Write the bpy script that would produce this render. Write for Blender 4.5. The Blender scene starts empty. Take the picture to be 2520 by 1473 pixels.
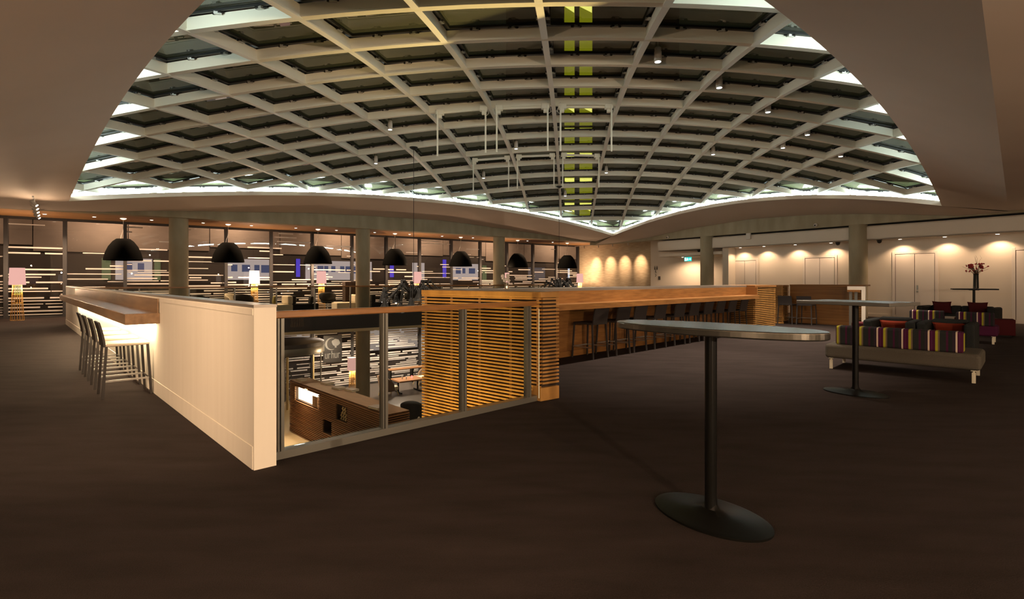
import bpy, math, random
from mathutils import Vector, Matrix
random.seed(7)
sc = bpy.context.scene
C = sc.collection
PI = math.pi
# ------------------------------------------------------------------ camera, world, exposure
F, H, CX, HY = 1298.0, 1.38, 1260.0, 689.0
cd = bpy.data.cameras.new('camera'); cam = bpy.data.objects.new('camera', cd); C.objects.link(cam)
cam.location = (0, 0, H); cam.rotation_euler = (PI/2, 0, 0)
cd.sensor_width = 36; cd.lens = F/2520*36; cd.shift_y = -(736.5-HY)/2520; cd.clip_end = 400; cd.clip_start = .05
sc.camera = cam
w = bpy.data.worlds.new('night'); sc.world = w; w.use_nodes = True
w.node_tree.nodes['Background'].inputs[0].default_value = (.010, .0105, .007, 1)
w.node_tree.nodes['Background'].inputs[1].default_value = .8
vs = sc.view_settings
sc.display_settings.display_device = 'sRGB'
vs.view_transform = 'Standard'; vs.look = 'None'; vs.exposure = .25; vs.gamma = 1; vs.use_curve_mapping = False
cy = sc.cycles
cy.sample_clamp_indirect = 4; cy.sample_clamp_direct = 0; cy.use_denoising = True
cy.max_bounces = 8; cy.diffuse_bounces = 4; cy.glossy_bounces = 3; cy.transparent_max_bounces = 24
cy.caustics_reflective = False; cy.caustics_refractive = False
WARM = (1, .66, .40); WHITE = (1, .80, .62); COOL = (.84, 1, .95)

PW = 6.0
def light(name, kind, loc, power, color, parent=None, target=None, spot=60, blend=.6, radius=.05, size=None):
    d = bpy.data.lights.new(name, kind); d.energy = power*PW; d.color = color
    o = bpy.data.objects.new(name, d); C.objects.link(o)
    if kind == 'SPOT': d.spot_size = math.radians(spot); d.spot_blend = blend; d.shadow_soft_size = radius
    if kind == 'POINT': d.shadow_soft_size = radius
    if kind == 'AREA':
        d.shape = 'RECTANGLE'; d.size, d.size_y = size
    o.location = loc
    if target is not None:
        o.rotation_euler = (Vector(target)-Vector(loc)).to_track_quat('-Z', 'Y').to_euler()
    if parent:
        o.parent = parent
    return o

# ------------------------------------------------------------------ frames of the plan
AU = math.atan2(.690, .7236)           # white wall / bar frame: local x = v, local y = u
AP = math.atan2(.588, .809)            # window wall frame: local x = p, local y = n
def UV(v, u): return Vector((math.cos(AU)*v-math.sin(AU)*u, math.sin(AU)*v+math.cos(AU)*u))
def PN(p, n): return Vector((math.cos(AP)*p-math.sin(AP)*n, math.sin(AP)*p+math.cos(AP)*n))
def at(px, py, z):                      # a measured photo point at a known height
    d = F*(H-z)/(py-HY); return Vector(((px-CX)/F*d, d, z))
def onN(px, n):                         # p coordinate where a sight line meets plane n
    r = (px-CX)/F; d = n/(math.cos(AP)-math.sin(AP)*r); return math.cos(AP)*r*d+math.sin(AP)*d, d
def onP(px, p):
    r = (px-CX)/F; d = p/(math.cos(AP)*r+math.sin(AP)); return -math.sin(AP)*r*d+math.cos(AP)*d, d
def onV(px, v):                         # u coordinate where a sight line meets plane v
    r = (px-CX)/F; c, s = math.cos(AU), math.sin(AU); return v*(c-r*s)/(s+r*c)

# ------------------------------------------------------------------ materials
MAT = {}
def mat(name, col, rough=.6, metal=0, spec=.5, noise=None, bump=0, emit=None, estr=0, coat=0):
    m = bpy.data.materials.new(name); m.use_nodes = True; nt = m.node_tree; b = nt.nodes['Principled BSDF']
    b.inputs['Base Color'].default_value = (*col, 1); b.inputs['Roughness'].default_value = rough
    b.inputs['Metallic'].default_value = metal; b.inputs['Specular IOR Level'].default_value = spec
    if coat: b.inputs['Coat Weight'].default_value = coat
    if emit: b.inputs['Emission Color'].default_value = (*emit, 1); b.inputs['Emission Strength'].default_value = estr
    if noise:
        col2, scale, stretch, detail = noise
        tc = nt.nodes.new('ShaderNodeTexCoord'); mp = nt.nodes.new('ShaderNodeMapping'); mp.inputs['Scale'].default_value = stretch
        n = nt.nodes.new('ShaderNodeTexNoise'); n.inputs['Scale'].default_value = scale; n.inputs['Detail'].default_value = detail
        r = nt.nodes.new('ShaderNodeValToRGB'); r.color_ramp.elements[0].position = .3; r.color_ramp.elements[1].position = .7
        r.color_ramp.elements[0].color = (*col, 1); r.color_ramp.elements[1].color = (*col2, 1)
        nt.links.new(tc.outputs['Object'], mp.inputs[0]); nt.links.new(mp.outputs[0], n.inputs['Vector'])
        nt.links.new(n.outputs['Fac'], r.inputs[0]); nt.links.new(r.outputs[0], b.inputs['Base Color'])
        if bump:
            bp = nt.nodes.new('ShaderNodeBump'); bp.inputs['Strength'].default_value = bump; bp.inputs['Distance'].default_value = .02
            nt.links.new(n.outputs['Fac'], bp.inputs['Height']); nt.links.new(bp.outputs[0], b.inputs['Normal'])
    MAT[name] = m; return m
def emis(name, col, s):
    m = bpy.data.materials.new(name); m.use_nodes = True; nt = m.node_tree; nt.nodes.clear()
    e = nt.nodes.new('ShaderNodeEmission'); e.inputs[0].default_value = (*col, 1); e.inputs[1].default_value = s
    o = nt.nodes.new('ShaderNodeOutputMaterial'); nt.links.new(e.outputs[0], o.inputs[0]); MAT[name] = m; return m
def glass(name, tint, refl=1.0, ior=1.5):
    m = bpy.data.materials.new(name); m.use_nodes = True; nt = m.node_tree; nt.nodes.clear()
    t = nt.nodes.new('ShaderNodeBsdfTransparent'); t.inputs[0].default_value = (*tint, 1)
    g = nt.nodes.new('ShaderNodeBsdfGlossy'); g.inputs['Roughness'].default_value = .0; g.inputs['Color'].default_value = (refl, refl, refl, 1)
    fr = nt.nodes.new('ShaderNodeFresnel'); ge = nt.nodes.new('ShaderNodeNewGeometry'); io = nt.nodes.new('ShaderNodeMix')
    io.inputs[2].default_value = ior; io.inputs[3].default_value = 1/ior; nt.links.new(ge.outputs['Backfacing'], io.inputs[0]); nt.links.new(io.outputs[0], fr.inputs[0])
    mx = nt.nodes.new('ShaderNodeMixShader'); o = nt.nodes.new('ShaderNodeOutputMaterial')
    nt.links.new(fr.outputs[0], mx.inputs[0]); nt.links.new(t.outputs[0], mx.inputs[1]); nt.links.new(g.outputs[0], mx.inputs[2])
    nt.links.new(mx.outputs[0], o.inputs[0]); MAT[name] = m; return m
def trans(name, col, tr=.5):
    m = bpy.data.materials.new(name); m.use_nodes = True; nt = m.node_tree; nt.nodes.clear()
    d = nt.nodes.new('ShaderNodeBsdfDiffuse'); d.inputs[0].default_value = (*col, 1)
    t = nt.nodes.new('ShaderNodeBsdfTranslucent'); t.inputs[0].default_value = (*col, 1)
    mx = nt.nodes.new('ShaderNodeMixShader'); mx.inputs[0].default_value = tr; o = nt.nodes.new('ShaderNodeOutputMaterial')
    nt.links.new(d.outputs[0], mx.inputs[1]); nt.links.new(t.outputs[0], mx.inputs[2]); nt.links.new(mx.outputs[0], o.inputs[0]); MAT[name] = m; return m

def carpet_mat():
    m = mat('carpet', (.06, .045, .04), .95, spec=.1); nt = m.node_tree; b = nt.nodes['Principled BSDF']
    tc = nt.nodes.new('ShaderNodeTexCoord')
    n1 = nt.nodes.new('ShaderNodeTexNoise'); n1.inputs['Scale'].default_value = 160; n1.inputs['Detail'].default_value = 3
    mp = nt.nodes.new('ShaderNodeMapping'); mp.inputs['Scale'].default_value = (1.2, 4.5, 1); mp.inputs['Rotation'].default_value = (0, 0, .4)
    n2 = nt.nodes.new('ShaderNodeTexNoise'); n2.inputs['Scale'].default_value = 1.3; n2.inputs['Detail'].default_value = 5
    mx = nt.nodes.new('ShaderNodeMath'); mx.operation = 'ADD'; mx2 = nt.nodes.new('ShaderNodeMath'); mx2.operation = 'MULTIPLY'; mx2.inputs[1].default_value = .5
    r = nt.nodes.new('ShaderNodeValToRGB'); r.color_ramp.elements[0].position = .3; r.color_ramp.elements[1].position = .72
    r.color_ramp.elements[0].color = (.0175, .013, .0115, 1); r.color_ramp.elements[1].color = (.041, .031, .029, 1)
    L = nt.links.new
    L(tc.outputs['Object'], n1.inputs['Vector']); L(tc.outputs['Object'], mp.inputs[0]); L(mp.outputs[0], n2.inputs['Vector'])
    L(n1.outputs['Fac'], mx.inputs[0]); L(n2.outputs['Fac'], mx.inputs[1]); L(mx.outputs[0], mx2.inputs[0]); L(mx2.outputs[0], r.inputs[0]); L(r.outputs[0], b.inputs['Base Color'])
    bp = nt.nodes.new('ShaderNodeBump'); bp.inputs['Strength'].default_value = .5; bp.inputs['Distance'].default_value = .01
    L(n1.outputs['Fac'], bp.inputs['Height']); L(bp.outputs[0], b.inputs['Normal'])
carpet_mat()
mat('plaster', (.68, .57, .48), .85, spec=.2, noise=((.72, .61, .52), .6, (1, 1, 1), 3))
mat('white_paint', (.78, .72, .62), .6, spec=.3, noise=((.82, .76, .66), 1.5, (6, 6, .3), 4))
mat('door_paint', (.66, .60, .54), .5, spec=.3)
mat('wall_paint', (.66, .59, .50), .8, spec=.2)
mat('rib_paint', (.82, .79, .67), .5, spec=.35)
mat('curb_paint', (.80, .82, .80), .7)
mat('concrete', (.27, .235, .16), .9, spec=.2, noise=((.38, .335, .24), 2.2, (1, 1, .35), 8), bump=.15)
mat('stone', (.34, .26, .17), .9, spec=.2, noise=((.52, .42, .29), 5, (.5, .5, 7), 8), bump=.35)
mat('bar_wood', (.33, .155, .045), .42, noise=((.19, .082, .022), 3.0, (1, .25, 9), 6))
mat('slat_wood', (.46, .24, .065), .45, noise=((.30, .15, .038), 4, (1.2, 1.2, .6), 5))
mat('rail_wood', (.34, .155, .045), .35, noise=((.18, .08, .022), 5, (.5, 5, 5), 6))
mat('shelf_wood', (.27, .16, .08), .35, noise=((.17, .095, .045), 3, (5, .6, 5), 6))
mat('soffit_wood', (.42, .22, .09), .5, noise=((.32, .16, .06), 2, (.4, 6, 1), 5))
mat('desk_slat', (.30, .15, .06), .5); mat('desk_wood', (.17, .085, .04), .45, noise=((.10, .05, .022), 4, (4, .5, 4), 5))
mat('table_wood', (.30, .15, .07), .35)
mat('dark_backing', (.03, .016, .008), .9)
mat('black_metal', (.005, .005, .0045), .34, 0, .16)
mat('black_matte', (.012, .012, .011), .7)
mat('pendant_black', (.002, .002, .0018), .9, spec=.02)
mat('frame_dark', (.028, .026, .027), .5)
mat('gasket', (.015, .015, .015), .4)
mat('steel', (.50, .49, .46), .32, .9)
mat('post_metal', (.23, .225, .20), .4, .7)
mat('pewter', (.16, .152, .132), .26, .85, noise=((.115, .11, .097), 8, (2, 18, 1), 5))
mat('table_grey', (.17, .165, .15), .35, .3)
mat('cap_metal', (.36, .32, .28), .36, .6)
mat('chrome', (.80, .76, .66), .12, 1); mat('leg_metal', (.75, .70, .55), .3, .35)
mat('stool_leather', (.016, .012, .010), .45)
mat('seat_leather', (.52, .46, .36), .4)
mat('bar_stool_black', (.030, .026, .026), .6)
mat('fabric_grey', (.072, .064, .052), .95, spec=.1, noise=((.098, .088, .072), 120, (1, 1, 1), 2))
mat('fabric_charcoal', (.016, .018, .018), .95, spec=.1, noise=((.028, .030, .031), 100, (1, 1, 1), 2))
mat('fabric_purple', (.07, .014, .042), .95, spec=.1)
mat('fabric_maroon', (.065, .011, .014), .9, spec=.1)
mat('fabric_red', (.17, .026, .012), .9, spec=.1)
mat('fabric_cream', (.78, .70, .54), .9, spec=.1)
mat('fabric_olive', (.20, .18, .06), .95, spec=.1)
mat('fabric_taupe', (.22, .16, .12), .9, spec=.1)
mat('flower_red', (.35, .015, .02), .6); mat('leaf', (.06, .09, .03), .6); mat('twig', (.12, .06, .035), .8)
mat('vase_dark', (.01, .014, .012), .12)
mat('orchid', (.75, .70, .66), .6)
mat('gold_wire', (.60, .34, .08), .45, .2)
mat('lower_floor', (.05, .04, .034), .35, noise=((.075, .06, .05), .8, (1, 1, 1), 4))
mat('fascia_dark', (.045, .042, .046), .5)
mat('fascia_beige', (.75, .62, .40), .6)
mat('paper', (.75, .68, .50), .7); mat('book_cover', (.16, .13, .11), .5)
mat('ornament', (.80, .62, .30), .4)
mat('fixture_white', (.62, .58, .52), .45)
mat('facade', (.05, .042, .04), .8); mat('facade_panel', (.22, .18, .16), .85, noise=((.30, .25, .22), .5, (1, 1, 2), 4)); mat('facade_brown', (.11, .07, .05), .8); mat('paving', (.10, .09, .085), .6)
mat('night_trim', (.20, .17, .12), .6)
mat('logo_black', (.012, .012, .012), .4); mat('logo_white', (.16, .16, .155), .5)
mat('icon_dark', (.05, .045, .04), .6)
trans('frit', (.70, .67, .64), .35)
glass('window_glass', (.80, .80, .80), .9)
glass('rail_glass', (.86, .87, .84), .8)
glass('sky_glass', (.62, .68, .50), .95)
nt_ = MAT['sky_glass'].node_tree; d_ = nt_.nodes.new('ShaderNodeBsdfDiffuse'); d_.inputs[0].default_value = (.26, .27, .17, 1); m_ = nt_.nodes.new('ShaderNodeMixShader'); m_.inputs[0].default_value = .22
o_ = nt_.nodes['Material Output']; l_ = o_.inputs[0].links[0].from_socket; nt_.links.new(l_, m_.inputs[1]); nt_.links.new(d_.outputs[0], m_.inputs[2]); nt_.links.new(m_.outputs[0], o_.inputs[0])
emis('cove_led', COOL, 34); emis('cove_led_bright', COOL, 32)
emis('lens', (1, .86, .70), 9); emis('lens_cool', (.95, .95, 1), 7)
emis('canopy_glow', (1, .72, .50), 2)
emis('line_glow', (1, .80, .45), .7); emis('led_warm', (1, .78, .48), 5)
emis('shade_pink', (1, .53, .45), .72); emis('shade_bright', (1, .76, .62), 1.4); emis('shade_rim', (1, .80, .58), 6)
emis('niche_glow', (1, .74, .52), 14)
emis('bulb', (1, .80, .58), 150)
emis('exit_teal', (.02, .55, .48), 1.4); emis('exit_white', (.85, 1, .95), 2.2)
emis('yellow_window', (.55, .52, .02), .55); emis('yellow_bright', (1, .90, .25), 1.8)
emis('lit_white', (1, .80, .72), .42); emis('lit_green', (.42, .45, .20), .25); emis('lit_blue', (.16, .10, .9), .55)
emis('lit_cream', (1, .78, .50), .4); emis('lit_ice', (.75, .85, 1), .7); emis('lit_dim', (.30, .24, .23), .3); emis('picture', (.10, .11, .20), .6)
emis('red_led', (1, .08, .08), 6); emis('sign_lilac', (.8, .6, .8), .5)

# ------------------------------------------------------------------ mesh helpers
class MB:
    def __init__(self): self.v = []; self.f = []; self.mi = []; self.M = Matrix.Identity(4); self.m = 0
    def p(self, co): self.v.append(tuple(self.M @ Vector(co))); return len(self.v)-1
    def face(self, idx): self.f.append(list(idx)); self.mi.append(self.m)
    def quad(self, a, b, c, d): self.face([self.p(a), self.p(b), self.p(c), self.p(d)]); return self
    def box(self, x0, x1, y0, y1, z0, z1):
        i = [self.p(c) for c in ((x0,y0,z0),(x1,y0,z0),(x1,y1,z0),(x0,y1,z0),(x0,y0,z1),(x1,y0,z1),(x1,y1,z1),(x0,y1,z1))]
        for q in ((0,3,2,1),(4,5,6,7),(0,1,5,4),(1,2,6,5),(2,3,7,6),(3,0,4,7)): self.face([i[k] for k in q])
        return self
    def prism(self, pts, z0, z1):        # pts: xy outline, counter-clockwise
        n = len(pts); a = [self.p((x, y, z0)) for x, y in pts]; b = [self.p((x, y, z1)) for x, y in pts]
        self.face(a[::-1]); self.face(b)
        for i in range(n): j = (i+1) % n; self.face([a[i], a[j], b[j], b[i]])
        return self
    def tube(self, pts, r, n=8, r2=None, caps=True):
        pts = [Vector(p) for p in pts]; rings = []
        for i, p in enumerate(pts):
            t = (pts[min(i+1, len(pts)-1)]-pts[max(i-1, 0)]).normalized()
            up = Vector((0, 0, 1)) if abs(t.z) < .95 else Vector((1, 0, 0))
            x = t.cross(up).normalized(); y = x.cross(t)
            rr = r if r2 is None else r+(r2-r)*i/(len(pts)-1)
            rings.append([self.p(p+(x*math.cos(2*PI*k/n)+y*math.sin(2*PI*k/n))*rr) for k in range(n)])
        for a, b in zip(rings, rings[1:]):
            for k in range(n): self.face([a[k], a[(k+1) % n], b[(k+1) % n], b[k]])
        if caps: self.face(rings[0][::-1]); self.face(rings[-1])
        return self
    def bar(self, a, b, w, h):           # rectangular bar between two points
        a, b = Vector(a), Vector(b); t = (b-a).normalized(); up = Vector((0, 0, 1)) if abs(t.z) < .95 else Vector((0, 1, 0))
        x = t.cross(up).normalized()*w/2; y = x.cross(t).normalized()*h/2
        i = [self.p(q) for q in (a-x-y, a+x-y, a+x+y, a-x+y, b-x-y, b+x-y, b+x+y, b-x+y)]
        for q in ((0,3,2,1),(4,5,6,7),(0,1,5,4),(1,2,6,5),(2,3,7,6),(3,0,4,7)): self.face([i[k] for k in q])
        return self
    def lathe(self, prof, n=32, sx=1, sy=1, c=(0, 0), caps=True):
        rings = [[self.p((c[0]+r*sx*math.cos(2*PI*k/n), c[1]+r*sy*math.sin(2*PI*k/n), z)) for k in range(n)] for r, z in prof]
        for a, b in zip(rings, rings[1:]):
            for k in range(n): self.face([a[k], a[(k+1) % n], b[(k+1) % n], b[k]])
        if caps: self.face(rings[0][::-1]); self.face(rings[-1])
        return self
    def ball(self, c, r, n=10, sz=1):
        prof = [(r*math.cos(a), c[2]+sz*r*math.sin(a)) for a in [(-.5+k/6*1.0)*PI*.98 for k in range(7)]]
        return self.lathe(prof, n, c=(c[0], c[1]))
def ob(name, mb, mats, parent=None, smooth=False, bevel=0, loc=None, rz=0, seg=2):
    me = bpy.data.meshes.new(name); me.from_pydata(mb.v, [], mb.f); 
    mats = mats if isinstance(mats, (list, tuple)) else [mats]
    for m in mats: me.materials.append(MAT[m])
    if len(mats) > 1: me.polygons.foreach_set('material_index', mb.mi)
    if smooth: me.polygons.foreach_set('use_smooth', [True]*len(me.polygons))
    me.update(); o = bpy.data.objects.new(name, me); C.objects.link(o)
    if smooth: me.set_sharp_from_angle(angle=math.radians(38))
    if bevel:
        b = o.modifiers.new('bevel', 'BEVEL'); b.width = bevel; b.segments = seg; b.limit_method = 'ANGLE'
    if parent: o.parent = parent
    if loc is not None: o.location = loc
    o.rotation_euler[2] = rz
    return o
def struct(name, mb, mats, **k):
    o = ob(name, mb, mats, **k)
    if not o.parent: o['kind'] = 'structure'
    return o
def tag(o, label, cat, group=None):
    o['label'] = label; o['category'] = cat
    if group: o['group'] = group
    return o
def thing(name, label, cat, loc=(0, 0, 0), rz=0, group=None):
    o = bpy.data.objects.new(name, None); C.objects.link(o); o.empty_display_size = .2
    o.location = (loc[0], loc[1], loc[2] if len(loc) > 2 else 0); o.rotation_euler[2] = rz
    return tag(o, label, cat, group)
def dup(root, loc, rz, label):
    r = root.copy(); C.objects.link(r); r.location = (loc[0], loc[1], loc[2] if len(loc) > 2 else 0); r.rotation_euler[2] = rz; r['label'] = label
    for ch in list(root.children):
        c = ch.copy(); C.objects.link(c); c.parent = r
        for g in list(ch.children):
            d = g.copy(); C.objects.link(d); d.parent = c
    return r
ORD = ['first', 'second', 'third', 'fourth', 'fifth', 'sixth', 'seventh', 'eighth', 'ninth', 'tenth', 'eleventh', 'twelfth', 'thirteenth', 'fourteenth', 'fifteenth', 'sixteenth']
def interp(tab, x):
    if x <= tab[0][0]: return tab[0][1]
    for (a, b), (c, d) in zip(tab, tab[1:]):
        if x <= c: return b+(d-b)*(x-a)/(c-a)
    return tab[-1][1]

# ------------------------------------------------------------------ skylight surface
Q = [0.3154, 6.17, 0.1584, 1.484, -1.4607, 0.1382, 5.3934, -0.4453, -0.3211, -1.2065, -0.2228, -0.5903, 0.0166, 0.0136, 0.1598, 0.1243]
DET = Q[2]*Q[5]-Q[4]*Q[3]
def IK(X, Y): x, y = X-Q[0], Y-Q[1]; return (Q[5]*x-Q[4]*y)/DET, (-Q[3]*x+Q[2]*y)/DET
def XYg(i, k): return Vector((Q[0]+Q[2]*i+Q[4]*k, Q[1]+Q[3]*i+Q[5]*k))
def ZD(X, Y):
    i, k = IK(X, Y); a = (i-7)/7; b = (k-1)/5; c = Q[6:]
    return c[0]+c[1]*a+c[2]*b+c[3]*a*a+c[4]*a*b+c[5]*b*b+c[6]*a**3+c[7]*a*a*b+c[8]*a*b*b+c[9]*b**3
def hit(px, py, off):                   # where a sight line meets the dome surface lowered by off
    r, s = (px-CX)/F, (HY-py)/F; d = 3.0; g0 = None
    while d < 40:
        g = H+s*d-(ZD(r*d, d)-off)
        if g0 is not None and g0 < 0 <= g or (g0 is not None and g0 >= 0 > g): return Vector((r*d, d, H+s*d))
        g0 = g; d += .02
    return None
LIP = [Vector((-12.5, 14.88)), Vector((5.15, 26.92)), Vector((12.1, 14.85)), Vector((-.27, 2.32))]   # L F R N
def expand(poly, e):
    n = len(poly); out = []
    c = sum(poly, Vector((0, 0)))/n
    lines = []
    for i in range(n):
        a, b = poly[i], poly[(i+1) % n]; t = (b-a).normalized(); nn = Vector((t.y, -t.x))
        if nn.dot((a+b)/2-c) < 0: nn = -nn
        lines.append((a+nn*e, t))
    for i in range(n):
        (a, t), (b, s) = lines[i-1], lines[i]
        den = t.x*s.y-t.y*s.x; k = ((b.x-a.x)*s.y-(b.y-a.y)*s.x)/den; out.append(a+t*k)
    return out
CURB = expand(LIP, .38)
OUT = [Vector((-15.6, 15.6)), PN(21.8, 21.8), Vector((15.2, 16.15)), Vector((-.45, -.19))]
zLF = [(onN(px, 21.8)[0], H+(HY-y)*onN(px, 21.8)[1]/F) for px, y in ((0, 512), (100, 517), (250, 521), (400, 518.5), (742, 523), (913, 531), (1098, 543), (1262, 566), (1449, 593))]
zFR = [(onP(px, 21.8)[0], H+(HY-y)*onP(px, 21.8)[1]/F) for px, y in ((2481, 521), (2354, 531), (2247, 528), (2125, 526), (2003, 527.5), (1850, 538), (1686, 564), (1600, 584), (1510, 598))]
def zout(e, pt):
    if e == 0: return interp(zLF, math.cos(AP)*pt.x+math.sin(AP)*pt.y)
    if e == 1: return interp(zFR, -math.sin(AP)*pt.x+math.cos(AP)*pt.y)
    return 3.50
NS = 28
# ------------------------------------------------------------------ room shell
ZL = -3.9; SLAB = -.78; NW = 26.07
def poly_fill(name, outer, hole, z, m, flip=False):
    import bmesh
    bm = bmesh.new()
    for loop in ([outer, hole] if hole else [outer]):
        vs_ = [bm.verts.new((p.x, p.y, z)) for p in loop]
        for i in range(len(vs_)): bm.edges.new((vs_[i], vs_[(i+1) % len(vs_)]))
    bmesh.ops.triangle_fill(bm, use_beauty=True, use_dissolve=False, edges=bm.edges[:])
    for f in bm.faces:
        f.normal_update()
        if (f.normal.z < 0) != flip: f.normal_flip()
    me = bpy.data.meshes.new(name); bm.to_mesh(me); bm.free(); me.materials.append(MAT[m])
    o = bpy.data.objects.new(name, me); C.objects.link(o); o['kind'] = 'structure'; return o
VOID = [UV(1.44, 4.28), UV(4.45, 4.28), UV(4.30, 6.2), UV(4.6, 6.6), UV(17, 6.6), PN(19, 21.9), PN(-1.45, 21.9)]
OUTER = [PN(-9, 26.2), PN(24.6, 26.2), PN(24.6, 10), Vector((24, 4)), Vector((24, -7)), Vector((-24, -7)), Vector((-24, 8))]
poly_fill('floor', OUTER, VOID, 0, 'carpet')
poly_fill('ceiling_lower', OUTER, VOID, SLAB, 'fascia_beige', True)
mb = MB(); mb.box(-40, 40, -8, 60, ZL-.2, ZL); struct('floor_lower', mb, 'lower_floor')
mb = MB(); mb.m = 0
for i in range(len(VOID)):
    a, b = VOID[i], VOID[(i+1) % len(VOID)]
    mb.m = 0; mb.quad((a.x, a.y, SLAB+.12), (b.x, b.y, SLAB+.12), (b.x, b.y, 0), (a.x, a.y, 0))
    mb.m = 1; mb.quad((a.x, a.y, SLAB), (b.x, b.y, SLAB), (b.x, b.y, SLAB+.12), (a.x, a.y, SLAB+.12))
struct('trim_1', mb, ['fascia_dark', 'fascia_beige'])
# ceiling: arched plaster soffit round the skylight and the flat parts beyond the creases
mb = MB()
for e in range(4):
    a0, a1, c0, c1, o0, o1 = LIP[e], LIP[(e+1) % 4], CURB[e], CURB[(e+1) % 4], OUT[e], OUT[(e+1) % 4]
    rows = []
    for j in range(NS+1):
        t = j/NS; a = a0.lerp(a1, t); o = o0.lerp(o1, t); zl = ZD(a.x, a.y)-.2; zo = zout(e, o)
        a_in = a.lerp(c0.lerp(c1, t), .12)
        mid = [(1-s, a.lerp(o, s)) for s in (0, .25, .5, .75, 1)]
        ring = [mb.p((a_in.x, a_in.y, zl+.13)), mb.p((a.x, a.y, zl+.13))]
        for s in (0, .2, .4, .6, .8, 1):
            q = a.lerp(o, s); ring.append(mb.p((q.x, q.y, zl+(zo-zl)*s)))
        rows.append(ring)
    for r0, r1 in zip(rows, rows[1:]):
        for k in range(len(r0)-1): mb.face([r0[k], r0[k+1], r1[k+1], r1[k]])
mb.face([mb.p((q.x, q.y, 3.5)) for q in (OUT[0], OUT[3], Vector((-.45, -7)), Vector((-24, -7)), Vector((-24, 9)))])
rr = OUT[2]+Vector((.588, -.809))*14
mb.face([mb.p((q.x, q.y, 3.5)) for q in (OUT[3], OUT[2], rr, Vector((24, -7)), Vector((-.45, -7)))])
struct('ceiling', mb, 'plaster', smooth=True)
# white curb wall behind the cove with the hidden light strip
mb = MB(); led = MB(); led2 = MB()
for e in range(4):
    a0, a1, c0, c1 = LIP[e], LIP[(e+1) % 4], CURB[e], CURB[(e+1) % 4]; prev = None
    for j in range(NS+1):
        t = j/NS; a = a0.lerp(a1, t); c = c0.lerp(c1, t); zl = ZD(a.x, a.y)-.2
        cur = (a, c, a.lerp(c, .97), zl)
        if prev:
            b, d, g, zb = prev; e_ = cur[2]
            mb.quad((b.x, b.y, zb+.10), (a.x, a.y, zl+.10), (c.x, c.y, zl+.12), (d.x, d.y, zb+.12))
            mb.quad((d.x, d.y, zb+.12), (c.x, c.y, zl+.12), (c.x, c.y, zl+.58), (d.x, d.y, zb+.58))
            l1, l2, m1, m2 = a.lerp(c, .16), a.lerp(c, .34), b.lerp(d, .16), b.lerp(d, .34)
            if e < 2: led2.quad((m1.x, m1.y, zb+.13), (l1.x, l1.y, zl+.13), (l2.x, l2.y, zl+.125), (m2.x, m2.y, zb+.125))
            led.quad((g.x, g.y, zb+.13), (e_.x, e_.y, zl+.13), (e_.x, e_.y, zl+.25), (g.x, g.y, zb+.25))
        prev = cur
struct('trim_2', mb, 'curb_paint'); 
struct('trim_3', led, 'cove_led'); struct('trim_9', led2, 'cove_led_bright')

# skylight ribs and panes
sky = thing('skylight', 'big domed skylight of pale ribs and dark glass above the lounge', 'skylight', (0, 14, 4))
def inside(poly, p):
    s = None
    for i in range(len(poly)):
        a, b = poly[i], poly[(i+1) % len(poly)]; c = (b.x-a.x)*(p.y-a.y)-(b.y-a.y)*(p.x-a.x)
        if s is None: s = c > 0
        elif (c > 0) != s: return False
    return True
ORG = Vector((0, 14, 4))
def rib(fn, lo, hi):
    pts = [fn(lo+(hi-lo)*j/400) for j in range(401)]
    pts = [p for p in pts if inside(CURB, p)]
    if len(pts) < 8: return
    pts = pts[::6]+[pts[-1]]
    m = MB(); prev = None
    t = (pts[-1]-pts[0]).normalized(); nx = Vector((-t.y, t.x))
    sec = [(-.048, 0), (.048, 0), (.048, .018), (.03, .018), (.03, .17), (-.03, .17), (-.03, .018), (-.048, .018)]
    for p in pts:
        z = ZD(p.x, p.y); ring = [m.p((p.x+nx.x*s-ORG.x, p.y+nx.y*s-ORG.y, z+h-ORG.z)) for s, h in sec]
        if prev:
            for k in range(8): m.face([prev[k], prev[(k+1) % 8], ring[(k+1) % 8], ring[k]])
        else: m.face(ring[::-1])
        prev = ring
    m.face(prev); ob('rib', m, 'rib_paint', sky)
for i in range(-3, 16): rib(lambda s, i=i: XYg(i, s), -11, 13)
for k in range(-9, 12): rib(lambda s, k=k: XYg(s, k), -5, 17)
cells = []
for i in range(-4, 16):
    for k in range(-10, 12):
        q = [XYg(i+a, k+b) for a, b in ((0, 0), (1, 0), (1, 1), (0, 1))]
        c = XYg(i+.5, k+.5)
        if any(inside(CURB, p) for p in q+[c]): cells.append((c.length, i, k, q))
def clip(poly, by):
    c = sum(by, Vector((0, 0)))/len(by); out = poly
    for i in range(len(by)):
        a, b = by[i], by[(i+1) % len(by)]; nn = Vector((-(b-a).y, (b-a).x))
        if nn.dot(c-a) < 0: nn = -nn
        src, out = out, []
        for j in range(len(src)):
            p, q = src[j], src[(j+1) % len(src)]; dp, dq = nn.dot(p-a), nn.dot(q-a)
            if dp >= 0: out.append(p)
            if dp*dq < 0: out.append(p.lerp(q, dp/(dp-dq)))
        if not out: return []
    return out
def area(P): return abs(sum(P[i].x*P[(i+1) % len(P)].y-P[(i+1) % len(P)].x*P[i].y for i in range(len(P))))/2
cells = [(a_, i, k, clip(q, CURB)) for a_, i, k, q in cells]
cells = [c for c in cells if len(c[3]) > 2 and area(c[3]) > .12]
cells.sort(key=lambda s: s[0])
big_g, big_f = MB(), MB()
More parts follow.
